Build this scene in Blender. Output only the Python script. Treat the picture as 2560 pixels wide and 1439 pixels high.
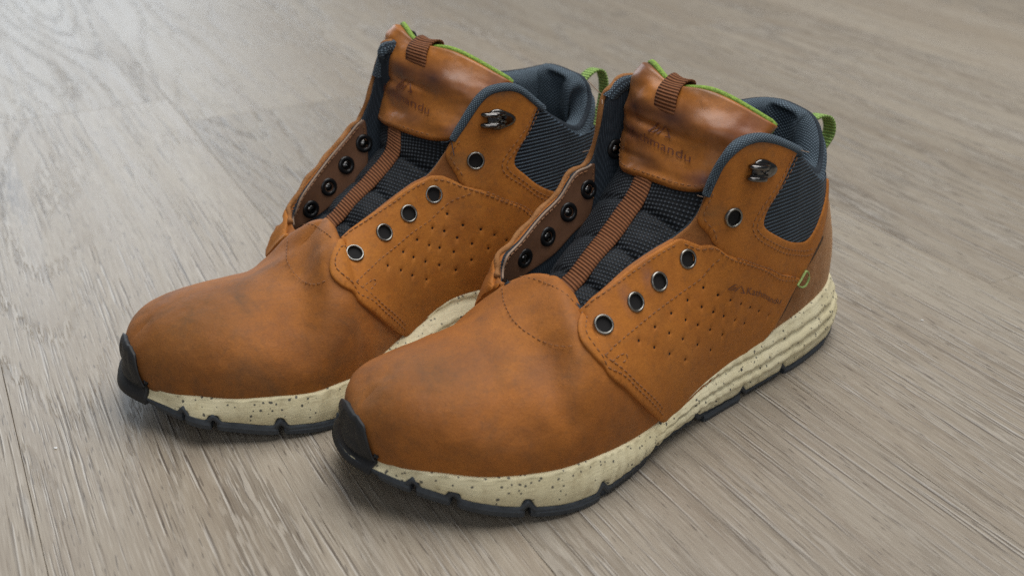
import bpy, bmesh, math, json, random
import numpy as np
from mathutils import Vector, Matrix, noise as mnoise
from mathutils.geometry import delaunay_2d_cdt

# ---------------------------------------------------------------- camera, world, lamps, exposure
for o in list(bpy.data.objects):
    bpy.data.objects.remove(o)
scene = bpy.context.scene
C = scene.collection
cam_d = bpy.data.cameras.new('camera'); cam = bpy.data.objects.new('camera', cam_d); C.objects.link(cam)
cam_d.sensor_width = 36.0; cam_d.lens = 36.0*2820/2560
cam.location = (0, 0, 0.31172); cam.rotation_euler = (math.radians(90-27), 0, 0)
cam_d.clip_start = .01; cam_d.clip_end = 60
cam_d.dof.use_dof = True; cam_d.dof.focus_distance = .545; cam_d.dof.aperture_fstop = 8.5
scene.camera = cam
world = bpy.data.worlds.new('World'); scene.world = world; world.use_nodes = True
bg = world.node_tree.nodes['Background']
bg.inputs['Color'].default_value = (.86, .92, 1.0, 1); bg.inputs['Strength'].default_value = .11
def lamp(name, loc, target, size, size_y, energy, col):
    d = bpy.data.lights.new(name, 'AREA'); d.shape = 'RECTANGLE'; d.size = size; d.size_y = size_y; d.energy = energy; d.color = col
    o = bpy.data.objects.new(name, d); C.objects.link(o); o.location = loc
    o.rotation_euler = (Vector(target)-Vector(loc)).to_track_quat('-Z', 'Y').to_euler()
    return o
lamp('window_light', (-2.5, 5.2, 1.75), (0, .6, 0), 2.6, 2.1, 85, (.80, .90, 1.0))
lamp('ceiling_light', (.5, .9, 2.4), (0.05, .6, 0), 2.2, 2.2, 84, (1.0, .985, .96))
lamp('room_light', (.3, -1.7, 1.5), (0, .6, 0.05), 1.8, 1.2, 14, (.93, .96, 1.0))
scene.view_settings.view_transform = 'Standard'; scene.view_settings.look = 'None'
scene.view_settings.exposure = -0.10; scene.view_settings.gamma = 1.0
scene.cycles.use_denoising = False; scene.cycles.use_adaptive_sampling = False

# ---------------------------------------------------------------- measured shapes: feather and top lines, seam outlines in patch units
D = json.loads('''{"near":{"F":[[0.006,0.0,0.0324],[0.0105,0.016,0.0324],[0.027,0.0265,0.0319],[0.05,0.0325,0.0303],[0.0686,0.0345,0.0279],[0.0856,0.0358,0.026],[0.0955,0.0366,0.025],[0.108,0.0378,0.0244],[0.12,0.0392,0.0234],[0.128,0.0403,0.0226],[0.138,0.042,0.0215],[0.15,0.0442,0.0191],[0.165,0.047,0.0167],[0.177,0.0496,0.0163],[0.1886,0.052,0.0171],[0.198,0.0536,0.0181],[0.206,0.0546,0.019],[0.212,0.0551,0.0198],[0.222,0.0553,0.0207],[0.2344,0.0543,0.0215],[0.2515,0.0482,0.0223],[0.2664,0.0398,0.0233],[0.2785,0.0277,0.024],[0.2895,0.014,0.0241],[0.2965,-0.009,0.0238],[0.2895,-0.029,0.0241],[0.2785,-0.0425,0.024],[0.2664,-0.0465,0.0233],[0.2515,-0.0475,0.0223],[0.2344,-0.0465,0.0198],[0.222,-0.0455,0.0201],[0.212,-0.044,0.0202],[0.206,-0.043,0.0201],[0.198,-0.041,0.0199],[0.1886,-0.039,0.0197],[0.177,-0.036,0.0194],[0.165,-0.0335,0.0212],[0.15,-0.031,0.0261],[0.138,-0.03,0.0304],[0.128,-0.029,0.0321],[0.12,-0.029,0.0322],[0.108,-0.029,0.0316],[0.0955,-0.03,0.0311],[0.0856,-0.031,0.031],[0.0686,-0.0315,0.031],[0.05,-0.031,0.031],[0.027,-0.0265,0.031],[0.0105,-0.016,0.031]],
"T":[[0.0325,-0.0,0.1321],[0.0305,0.012,0.1278],[0.0349,0.022,0.1186],[0.0462,0.03,0.1085],[0.0661,0.033,0.1213],[0.0728,0.034,0.1272],[0.0928,0.035,0.1372],[0.1059,0.034,0.1403],[0.1178,0.033,0.1374],[0.1238,0.029,0.1245],[0.1302,0.026,0.1032],[0.1416,0.025,0.0958],[0.1543,0.025,0.0933],[0.169,0.025,0.0895],[0.1843,0.026,0.0845],[0.1936,0.026,0.0805],[0.1992,0.024,0.0754],[0.1948,0.011,0.0781],[0.1963,0.0,0.081],[0.213,0.0,0.0715],[0.235,0.0,0.0632],[0.254,-0.001,0.0606],[0.27,-0.003,0.0586],[0.282,-0.007,0.0542],[0.2895,-0.01,0.047],[0.282,-0.007,0.0542],[0.27,-0.003,0.0586],[0.254,-0.001,0.0606],[0.235,0.0,0.0632],[0.213,0.0,0.0715],[0.1963,0.0,0.081],[0.2049,-0.021,0.0717],[0.201,-0.033,0.0716],[0.1957,-0.038,0.0777],[0.1841,-0.041,0.0819],[0.1692,-0.044,0.0897],[0.1548,-0.046,0.0961],[0.1437,-0.047,0.106],[0.131,-0.047,0.1105],[0.1242,-0.047,0.1376],[0.1187,-0.047,0.1458],[0.1086,-0.045,0.1502],[0.0947,-0.04,0.1462],[0.0728,-0.0357,0.133],[0.0661,-0.0347,0.13],[0.0462,-0.0315,0.1285],[0.0349,-0.0231,0.1305],[0.0305,-0.0126,0.1315]],
"OB":[[0.0,0.0],[0.004,0.0165],[0.0185,0.0295],[0.0465,0.0365],[0.0666,0.039],[0.085,0.0405],[0.099,0.0415],[0.11,0.042],[0.122,0.0428],[0.13,0.0437],[0.139,0.0447],[0.15,0.0462],[0.164,0.0485],[0.176,0.0525],[0.188,0.056],[0.198,0.058],[0.207,0.0592],[0.2135,0.0598],[0.224,0.0602],[0.237,0.0585],[0.254,0.052],[0.269,0.043],[0.2825,0.0285],[0.294,0.013],[0.3015,-0.009],[0.294,-0.034],[0.2825,-0.046],[0.269,-0.0505],[0.254,-0.052],[0.237,-0.0505],[0.224,-0.049],[0.2135,-0.0465],[0.207,-0.0455],[0.198,-0.044],[0.188,-0.042],[0.176,-0.0395],[0.164,-0.037],[0.15,-0.0355],[0.139,-0.0345],[0.13,-0.034],[0.122,-0.0335],[0.11,-0.033],[0.099,-0.0335],[0.085,-0.034],[0.0666,-0.034],[0.0465,-0.033],[0.0185,-0.028],[0.004,-0.0165]],
"full":[1.0,1.0,1.0,1.0,1.0,1.0,1.0,1.0,1.0,1.0,1.0,1.0,1.0,1.0,1.0,1.0,1.0,1.0,1.0,1.0,1.04,1.1,1.12,1.12,1.12,1.08,1.0,0.9,0.85,0.74,0.68,0.7,1.0,1.0,1.0,1.0,1.0,1.0,1.0,1.0,1.0,1.0,1.0,1.0,1.0,1.0,1.0,1.0],
"q":[0.17252240094144222,0.5831377898975895,0.6599483742487366],
"tongue":[[0.203,0.0,0.068,0.026,0.014,0.0],[0.186,0.0,0.0765,0.028,0.016,0.0],[0.1715,-0.002,0.0848,0.03,0.018,0.0],[0.156,-0.004,0.0925,0.033,0.018,0.0],[0.143,-0.007,0.101,0.035,0.018,0.0],[0.131,-0.007,0.1115,0.036,0.017,0.0],[0.1245,-0.006,0.123,0.036,0.015,0.002],[0.1195,-0.006,0.135,0.0355,0.014,0.004],[0.114,-0.005,0.1475,0.035,0.015,0.007],[0.107,-0.004,0.1575,0.034,0.016,0.0095]],
"eyelets":[[15.184,0.756],[13.337,0.7503],[12.219,0.7747],[10.729,0.801],[7.977,0.6932]],
"hook":[6.644,0.8459],
"inner":[[34.327,0.7222],[35.437,0.7363],[36.565,0.755],[37.59,0.8111],[40.039,0.7112]],
"text_t":[[-0.568,0.6974],[0.48,0.6833],[-0.598,0.7323]],
"mark_t":[[-0.223,0.7401],[0.115,0.7461],[-0.229,0.7856]],
"text_q":[[7.146,0.3174],[4.617,0.1933],[7.086,0.346]],
"mark_q":[[8.371,0.3966],[7.301,0.3264],[8.192,0.4176]],
"loop":[[-0.297,0.8562],[0.033,0.8489]]},
"far":{"F":[[0.006,0.0,0.031],[0.0105,0.016,0.031],[0.027,0.0265,0.031],[0.05,0.0325,0.031],[0.0686,0.0345,0.031],[0.0856,0.0355,0.031],[0.0955,0.036,0.0311],[0.108,0.0355,0.0316],[0.12,0.035,0.0322],[0.128,0.0335,0.0321],[0.138,0.0315,0.0304],[0.15,0.031,0.0261],[0.165,0.0335,0.0212],[0.177,0.038,0.0194],[0.1886,0.0445,0.0197],[0.198,0.05,0.0199],[0.206,0.053,0.0201],[0.212,0.0551,0.0202],[0.222,0.0553,0.0201],[0.2344,0.0543,0.0198],[0.2515,0.0482,0.0214],[0.2664,0.0398,0.0218],[0.2785,0.0277,0.022],[0.2895,0.014,0.022],[0.2965,-0.009,0.0218],[0.2895,-0.029,0.022],[0.2785,-0.0425,0.022],[0.2664,-0.0465,0.0218],[0.2515,-0.0475,0.0214],[0.2344,-0.0465,0.0198],[0.222,-0.0455,0.0201],[0.212,-0.044,0.0202],[0.206,-0.043,0.0201],[0.198,-0.041,0.0199],[0.1886,-0.039,0.0197],[0.177,-0.036,0.0194],[0.165,-0.0335,0.0212],[0.15,-0.031,0.0261],[0.138,-0.03,0.0304],[0.128,-0.029,0.0321],[0.12,-0.029,0.0322],[0.108,-0.029,0.0316],[0.0955,-0.03,0.0311],[0.0856,-0.031,0.031],[0.0686,-0.0315,0.031],[0.05,-0.031,0.031],[0.027,-0.0265,0.031],[0.0105,-0.016,0.031]],
"T":[[0.0265,-0.0,0.1306],[0.0255,0.012,0.1285],[0.0271,0.02,0.1196],[0.0409,0.026,0.1071],[0.0618,0.028,0.1175],[0.0731,0.028,0.1271],[0.0868,0.027,0.1386],[0.0986,0.025,0.1408],[0.108,0.023,0.137],[0.1187,0.02,0.1223],[0.126,0.016,0.1075],[0.136,0.015,0.0973],[0.1464,0.015,0.0948],[0.1577,0.015,0.0905],[0.175,0.017,0.0846],[0.1853,0.018,0.0805],[0.1925,0.018,0.0765],[0.1915,0.009,0.0814],[0.1915,-0.0,0.0803],[0.207,0.0,0.0685],[0.23,0.0,0.0606],[0.251,-0.001,0.0596],[0.268,-0.003,0.0572],[0.28,-0.007,0.053],[0.2885,-0.01,0.0455],[0.28,-0.007,0.053],[0.268,-0.003,0.0572],[0.251,-0.001,0.0596],[0.23,0.0,0.0606],[0.207,0.0,0.0685],[0.1915,-0.0,0.0803],[0.1951,-0.021,0.067],[0.1918,-0.036,0.0688],[0.1882,-0.041,0.0731],[0.1781,-0.043,0.0832],[0.1652,-0.046,0.092],[0.1528,-0.048,0.1003],[0.1419,-0.05,0.1074],[0.1356,-0.05,0.1119],[0.1281,-0.05,0.1276],[0.1231,-0.048,0.1441],[0.1199,-0.045,0.1524],[0.1005,-0.04,0.1484],[0.0731,-0.0294,0.132],[0.0618,-0.0294,0.129],[0.0409,-0.0273,0.1275],[0.0271,-0.021,0.1295],[0.0255,-0.0126,0.1305]],
"OB":[[0.0,0.0],[0.004,0.0165],[0.0185,0.0295],[0.0465,0.0365],[0.0666,0.039],[0.085,0.0405],[0.099,0.0415],[0.11,0.042],[0.122,0.0428],[0.13,0.0437],[0.139,0.0447],[0.15,0.0462],[0.164,0.0485],[0.176,0.0525],[0.188,0.056],[0.198,0.058],[0.207,0.0592],[0.2135,0.0598],[0.224,0.0602],[0.237,0.0585],[0.254,0.052],[0.269,0.043],[0.2835,0.033],[0.2915,0.017],[0.3015,-0.009],[0.294,-0.034],[0.2825,-0.046],[0.269,-0.0505],[0.254,-0.052],[0.237,-0.0505],[0.224,-0.049],[0.2135,-0.0465],[0.207,-0.0455],[0.198,-0.044],[0.188,-0.042],[0.176,-0.0395],[0.164,-0.037],[0.15,-0.0355],[0.139,-0.0345],[0.13,-0.034],[0.122,-0.0335],[0.11,-0.033],[0.099,-0.0335],[0.085,-0.034],[0.0666,-0.034],[0.0465,-0.033],[0.0185,-0.028],[0.004,-0.0165]],
"full":[1.0,1.0,1.0,1.0,1.0,1.0,1.0,1.0,1.0,1.0,1.0,1.0,1.0,1.0,1.0,1.0,1.0,1.0,1.0,1.0,1.04,1.1,1.1,1.1,1.1,1.05,0.97,0.82,0.7,0.5,0.4,0.6,1.0,1.0,1.0,1.0,1.0,1.0,1.0,1.0,1.0,1.0,1.0,1.0,1.0,1.0,1.0,1.0],
"q":[0.054,0.6475,0.6667157742618339],
"tongue":[[0.2,-0.01,0.067,0.025,0.016,0.0],[0.183,-0.01,0.0755,0.027,0.018,0.0],[0.1685,-0.012,0.0838,0.029,0.02,0.0],[0.153,-0.014,0.0915,0.032,0.02,0.0],[0.14,-0.017,0.1,0.034,0.02,0.0],[0.132,-0.02,0.1115,0.04,0.019,0.0],[0.1255,-0.019,0.123,0.04,0.015,0.002],[0.1205,-0.019,0.135,0.0395,0.014,0.004],[0.115,-0.018,0.1475,0.039,0.015,0.007],[0.108,-0.017,0.1575,0.038,0.016,0.0095]],
"eyelets":[[15.353,0.7729],[13.578,0.7639],[12.347,0.7728],[10.815,0.7923],[8.336,0.697]],
"hook":[7.091,0.8342],
"inner":[[34.369,0.6546],[35.302,0.7186],[36.287,0.7612],[37.65,0.8045]],
"text_t":[[-0.598,0.6894],[0.45,0.6753],[-0.628,0.7243]],
"mark_t":[[-0.253,0.7321],[0.085,0.7381],[-0.259,0.7776]],
"loop":[[-0.256,0.8851],[0.118,0.8918]]},
"panels":{"quarter":[[12.25,0.0],[13.065,0.0944],[14.036,0.2242],[15.208,0.3745],[16.166,0.4851],[17.286,0.5034],[17.742,0.5501],[17.854,0.6015],[17.776,0.6537],[17.633,0.6953],[17.207,0.7745],[16.1,0.99],[15.65,0.99],[15.21,0.99],[14.76,0.99],[14.32,0.99],[13.87,0.99],[13.43,0.99],[12.98,0.99],[12.54,0.99],[12.09,0.99],[11.65,0.99],[11.2,0.99],[10.929,0.9779],[10.456,0.8923],[9.672,0.7378],[8.699,0.5803],[7.351,0.4695],[6.091,0.3982],[4.689,0.3545],[3.711,0.2887],[3.645,0.2685],[3.882,0.2218],[4.133,0.1606],[4.355,0.088],[4.715,0.0236],[5.25,0.0],[5.25,-0.012],[6.25,-0.012],[7.25,-0.012],[8.25,-0.012],[9.25,-0.012],[10.25,-0.012],[11.25,-0.012],[12.25,-0.012]],
"ankle":[[9.244,0.9584],[9.517,0.9714],[9.851,0.9843],[9.982,0.9804],[9.894,0.9169],[9.579,0.8047],[9.286,0.7139],[9.231,0.6766],[8.701,0.5656],[7.336,0.451],[6.061,0.3785],[4.629,0.3305],[3.508,0.2548],[3.419,0.3092],[3.099,0.4246],[2.682,0.5014],[2.21,0.5956],[1.875,0.7083],[2.0,0.7708],[2.363,0.733],[2.902,0.6879],[3.261,0.5829],[3.557,0.5152],[3.962,0.5031],[4.838,0.5294],[5.528,0.5499],[6.128,0.5789],[6.333,0.61],[6.198,0.6565],[5.825,0.728],[5.535,0.8136],[5.289,0.9087],[5.092,0.9701],[4.959,0.9938],[5.1,0.985],[5.57,0.985],[6.03,0.985],[6.5,0.985],[6.97,0.985],[7.43,0.985],[7.9,0.985],[8.37,0.985],[8.83,0.985],[9.3,0.985]],
"counter":[[1.5,0.625],[2.222,0.5706],[2.611,0.4753],[3.031,0.4049],[3.491,0.32],[3.676,0.2621],[3.913,0.1746],[4.245,0.0791],[4.715,0.0236],[5.5,0.0]],
"suede":[[9.375,1.0],[9.75,0.9792],[10.25,1.0],[10.875,1.0],[11.049,0.9798],[10.117,0.7724],[8.704,0.549],[8.268,0.6411],[8.647,0.8145]],
"tag":[[3.501,0.3283],[3.606,0.3004],[3.708,0.271],[3.836,0.2466],[3.458,0.2174],[3.315,0.2439],[3.29,0.2864],[3.391,0.3188],[3.501,0.3283]],
"seam":[[2.519,0.4592],[2.983,0.4033],[3.453,0.3212],[3.634,0.2604],[3.869,0.1718],[4.213,0.0717],[4.727,0.02]],
"perf":[[10.046,0.5539],[9.152,0.4148],[8.093,0.3332],[7.353,0.2798],[6.712,0.2372],[6.059,0.1975],[5.2,0.159],[10.991,0.5686],[10.261,0.4674],[9.514,0.3655],[8.627,0.2828],[7.656,0.2219],[6.948,0.1717],[11.871,0.56],[11.203,0.4744],[10.57,0.3949],[9.749,0.2973],[8.679,0.198],[12.744,0.5482],[12.073,0.4675],[11.417,0.3884],[10.617,0.2911],[9.657,0.1844],[13.611,0.539],[12.927,0.4505],[12.135,0.3632],[11.348,0.2722]],
"stitch":{"ankle1":[[5.119,0.9495],[5.403,0.8467],[5.798,0.7376],[6.412,0.6542],[6.78,0.6099],[6.517,0.5635],[5.798,0.5194],[4.705,0.4853],[3.752,0.449],[3.273,0.4663]],
"ankle2":[[5.285,0.9471],[5.56,0.8464],[5.983,0.7444],[6.64,0.6641],[7.027,0.613],[6.735,0.5517],[5.88,0.4984],[4.693,0.4596],[3.661,0.4187],[3.063,0.4329]],
"ankle_front":[[9.019,0.9044],[9.276,0.8975],[9.647,0.9074],[9.342,0.7915],[9.013,0.6996],[9.006,0.6597]],
"bar":[[15.668,0.5344],[14.606,0.5359],[14.372,0.4959],[15.145,0.4842]],
"quarter_diag":[[16.09,0.5904],[14.022,0.6132],[12.36,0.6252],[10.669,0.6448],[8.52,0.5469]],
"quarter_edge":[[15.56,0.9609],[14.555,0.9591],[13.612,0.9554],[12.877,0.9475],[12.023,0.957],[11.14,0.9614]],
"quarter_front":[[15.684,0.9551],[17.226,0.7227],[17.566,0.6382],[17.488,0.5881],[16.817,0.5504],[15.393,0.4825],[13.753,0.2465],[12.459,0.0617]],
"quarter_front2":[[16.026,0.6025],[14.969,0.4573],[13.729,0.2764],[12.418,0.0861]],
"quarter_top":[[10.838,0.9235],[9.688,0.7155],[8.397,0.5365],[7.097,0.4408],[5.807,0.3787],[3.857,0.277]],
"quarter_top2":[[7.841,0.5099],[6.607,0.4249],[5.278,0.3782],[3.777,0.2937]],
"throat":[[30.25,0.8125],[30.117,0.8162],[29.974,0.8316],[29.898,0.8544],[29.847,0.8781],[29.812,0.9018],[29.785,0.9248],[29.738,0.9493],[29.704,0.9743],[18.227,0.9737],[18.17,0.9529],[18.109,0.9329],[18.043,0.9149],[17.991,0.8956],[17.927,0.8797],[17.858,0.8648],[17.775,0.8534],[17.685,0.8447],[17.626,0.832],[17.55,0.8231],[17.467,0.8153],[17.372,0.81],[17.26,0.8075]],
"vamp":[[29.875,0.6852],[29.666,0.7169],[29.513,0.749],[29.385,0.781],[29.267,0.8132],[29.155,0.8449],[29.045,0.8794],[28.94,0.9136],[28.846,0.9458],[28.762,0.9759],[19.301,0.9972],[19.304,0.979],[19.291,0.9605],[19.271,0.942],[19.251,0.9236],[19.229,0.9054],[19.207,0.8873],[19.184,0.8693],[19.149,0.8523],[19.112,0.8356],[19.072,0.8187],[19.032,0.802],[18.992,0.7852],[18.95,0.7676],[18.904,0.7508],[18.85,0.7342],[18.796,0.717],[18.74,0.6996],[18.683,0.6816],[18.626,0.6637],[18.56,0.6464],[18.489,0.63],[18.413,0.6137],[18.333,0.598],[18.247,0.5846],[18.148,0.5755],[18.041,0.5688],[17.921,0.5653]]}},
"strap":[[[-0.226,0.5575],[-0.137,0.4925],[-0.134,0.4166],[-0.172,0.3247],[-0.113,0.2389],[-0.098,0.1596],[-0.134,0.0957],[-0.129,0.0659]],[[0.111,0.5542],[0.219,0.4773],[0.223,0.3947],[0.222,0.3159],[0.256,0.2296],[0.277,0.1516],[0.292,0.082],[0.304,0.0533]]],
"crumbs":[[-0.2173,0.4438],[0.3472,0.853],[0.2364,0.5704]]}''')
def cr(K, u):
    """periodic Catmull-Rom spline through knots K (n, d) at parameters u"""
    n = len(K); u = np.asarray(u, float); i = np.floor(u).astype(int); f = (u - i)[..., None]
    p0, p1, p2, p3 = K[(i-1) % n], K[i % n], K[(i+1) % n], K[(i+2) % n]
    return .5*((2*p1) + (-p0+p2)*f + (2*p0-5*p1+4*p2-p3)*f*f + (-p0+3*p1-3*p2+p3)*f**3)

def cr_open(K, u):
    """open Catmull-Rom over the first axis of K; u in 0..len-1"""
    K = np.asarray(K, float)
    Kx = np.concatenate([2*K[:1]-K[1:2], K, 2*K[-1:]-K[-2:-1]])
    u = np.asarray(u, float); i = np.clip(np.floor(u).astype(int), 0, len(K)-2)
    f = (u-i).reshape(u.shape + (1,)*(K.ndim-1))
    p0, p1, p2, p3 = Kx[i], Kx[i+1], Kx[i+2], Kx[i+3]
    return .5*((2*p1) + (-p0+p2)*f + (2*p0-5*p1+4*p2-p3)*f*f + (-p0+3*p1-3*p2+p3)*f**3)

RID = np.array([0, 0, 0, 0, 0, 0, 0, 0, 0, .1, .25, .3, .35, .4, .5, .62, .8, .95, 1, 1, 1, 1, 1, 1, 1])

class Last:
    """the lasted upper: a closed loop of Bezier ribs from the feather line F to the top line T"""
    def __init__(s, F, T, full):
        F = np.asarray(F, float); T = np.asarray(T, float); n = len(F); s.n = n
        r = np.r_[RID, RID[1:-1][::-1]][:, None]
        d = np.roll(F, -1, 0)-np.roll(F, 1, 0); d[:, 2] = 0
        nrm = np.stack([-d[:, 1], d[:, 0], 0*d[:, 0]], 1)
        nrm /= np.linalg.norm(nrm, axis=1, keepdims=True)
        s.nrm = nrm
        dz = (T-F)[:, 2:3]; xy = (F-T)*[1, 1, 0]
        h = np.linalg.norm(T-F, axis=1, keepdims=True); up = np.array([[0, 0, 1.]])
        s.A = (.36+.22*r)*dz*up + nrm*(.04*h*(1-r)+.10*dz*r)
        s.B = r*.62*xy + (1-r)*(-.33*h*up + .02*h*nrm)
        k = np.asarray(full, float)[:, None]
        s.A = s.A*(1-r+r*k); s.B = s.B*(1-r+r*k)
        m = n//2; t = np.roll(T, -1, 0)-np.roll(T, 1, 0); t[m] = T[m]-T[m-1]
        l = np.linalg.norm(t[:, :2], axis=1)+1e-9
        for i in range(18, n-17):          # over the toe the ribs leave along the falling ridge
            s.B[i, 2] += (s.B[i, :2]@t[i, :2])/l[i]*(t[i, 2]/l[i])
        s.F, s.T = F, T
    def __call__(s, u, v):
        u = np.asarray(u, float); v = np.asarray(v, float)[..., None]
        F, T, A, B = cr(s.F, u), cr(s.T, u), cr(s.A, u), cr(s.B, u)
        w = 1-v
        return w**3*F + 3*w*w*v*(F+A) + 3*w*v*v*(T+B) + v**3*T
    def jac(s, u, v):
        e = 1e-3; v0 = np.clip(v-e, -.1, 1); v1 = np.clip(v+e, -.1, 1)
        su = (s(u+e, v)-s(u-e, v))/(2*e)
        sv = (s(u, v1)-s(u, v0))/(v1-v0)[..., None]
        return su, sv
    def normal(s, u, v):
        u = np.asarray(u, float); v = np.asarray(v, float)
        e = .02; v0 = np.clip(v-e, -.05, 1); v1 = np.clip(v+e, -.05, 1)
        n = -np.cross(s(u+.06, v)-s(u-.06, v), s(u, v1)-s(u, v0))
        l = np.linalg.norm(n, axis=-1, keepdims=True)
        return n/np.maximum(l, 1e-12)

class Tongue:
    """s in -1..1 across (positive towards the visible side), t in 0..1 from the throat to the top"""
    def __init__(s, rows):
        s.R = np.asarray(rows, float)      # x, y, z, half width, drop, tilt
        s.m = len(s.R)-1
    def __call__(s, a, t):
        a = np.asarray(a, float); t = np.asarray(t, float)
        q = cr_open(s.R, t*s.m); dq = cr_open(s.R, np.clip(t+.02, 0, 1)*s.m)-cr_open(s.R, np.clip(t-.02, 0, 1)*s.m)
        N = np.stack([dq[..., 2], 0*a, -dq[..., 0]], -1); N /= np.linalg.norm(N, axis=-1, keepdims=True)
        P = q[..., :3].copy()
        P[..., 1] += a*q[..., 3]
        P -= N*(q[..., 4]*np.abs(a)**2.2)[..., None]
        P[..., 0] -= q[..., 5]*a; P[..., 2] -= q[..., 5]*a
        P[..., 2] -= .0075*np.exp(-((a+.30)/.45)**2)*np.clip((t-.72)/.28, 0, 1)**2
        return P
    def jac(s, u, v):
        e = 1e-3; v0 = np.clip(v-e, 0, 1); v1 = np.clip(v+e, 0, 1)
        return (s(u+e, v)-s(u-e, v))/(2*e), (s(u, v1)-s(u, v0))/(v1-v0)[..., None]
    def normal(s, u, v):
        u = np.asarray(u, float); v = np.asarray(v, float); e = .02
        v0 = np.clip(v-e, 0, 1); v1 = np.clip(v+e, 0, 1)
        n = np.cross(s(u+e, v)-s(u-e, v), s(u, v1)-s(u, v0))
        l = np.linalg.norm(n, axis=-1, keepdims=True)
        n = n/np.maximum(l, 1e-12)
        return n*np.where(n[..., :1] < 0, -1, 1)

# ---------------------------------------------------------------- materials
def mat(name):
    m = bpy.data.materials.new(name); m.use_nodes = True
    nt = m.node_tree; b = nt.nodes['Principled BSDF']
    return m, nt, b
def nd(nt, t, **kw):
    n = nt.nodes.new(t)
    for k, v in kw.items():
        if k.startswith('i_'):
            key = k[2:]; key = int(key) if key.isdigit() else key.replace('_', ' ')
            n.inputs[key].default_value = v
        else:
            setattr(n, k, v)
    return n
def lk(nt, a, b): nt.links.new(a, b)
def objco(nt, scale=(1, 1, 1), rot=(0, 0, 0), out='Object'):
    t = nd(nt, 'ShaderNodeTexCoord'); mp = nd(nt, 'ShaderNodeMapping')
    mp.inputs['Scale'].default_value = scale; mp.inputs['Rotation'].default_value = rot
    lk(nt, t.outputs[out], mp.inputs['Vector']); return mp.outputs['Vector']
def noise(nt, vec, scale, detail=4, rough=.55, dist=0.0):
    n = nd(nt, 'ShaderNodeTexNoise'); n.inputs['Scale'].default_value = scale; n.inputs['Detail'].default_value = detail
    n.inputs['Roughness'].default_value = rough; n.inputs['Distortion'].default_value = dist
    lk(nt, vec, n.inputs['Vector']); return n.outputs['Fac']
def ramp(nt, fac, stops):
    r = nd(nt, 'ShaderNodeValToRGB'); e = r.color_ramp.elements
    while len(e) < len(stops): e.new(.5)
    for el, (p, c) in zip(e, stops):
        el.position = p; el.color = (c, c, c, 1) if not isinstance(c, tuple) else (*c, 1)
    lk(nt, fac, r.inputs['Fac']); return r.outputs['Color']
def mixc(nt, fac, a, b, mode='MIX'):
    m = nd(nt, 'ShaderNodeMix', data_type='RGBA', blend_type=mode)
    for sock, v in ((m.inputs[0], fac), (m.inputs[6], a), (m.inputs[7], b)):
        if isinstance(v, (int, float)): sock.default_value = v
        elif isinstance(v, tuple): sock.default_value = (*v, 1)
        else: lk(nt, v, sock)
    return m.outputs[2]
def math_(nt, op, a, b=0.0, clamp=False):
    m = nd(nt, 'ShaderNodeMath', operation=op, use_clamp=clamp)
    for sock, v in ((m.inputs[0], a), (m.inputs[1], b)):
        if isinstance(v, (int, float)): sock.default_value = v
        else: lk(nt, v, sock)
    return m.outputs[0]
def bump(nt, b, h, strength, dist=.001, prev=None):
    n = nd(nt, 'ShaderNodeBump'); n.inputs['Strength'].default_value = strength; n.inputs['Distance'].default_value = dist
    lk(nt, h, n.inputs['Height'])
    if prev is not None: lk(nt, prev, n.inputs['Normal'])
    lk(nt, n.outputs['Normal'], b.inputs['Normal']); return n.outputs['Normal']
def blob(nt, vec, centre, size):
    """soft stain with a shape of its own, in the boot's own space"""
    s = nd(nt, 'ShaderNodeVectorMath', operation='SUBTRACT'); lk(nt, vec, s.inputs[0]); s.inputs[1].default_value = centre
    d = nd(nt, 'ShaderNodeVectorMath', operation='DIVIDE'); lk(nt, s.outputs[0], d.inputs[0]); d.inputs[1].default_value = size
    l = nd(nt, 'ShaderNodeVectorMath', operation='LENGTH'); lk(nt, d.outputs[0], l.inputs[0])
    return math_(nt, 'SUBTRACT', 1.0, l.outputs['Value'], True)

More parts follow.
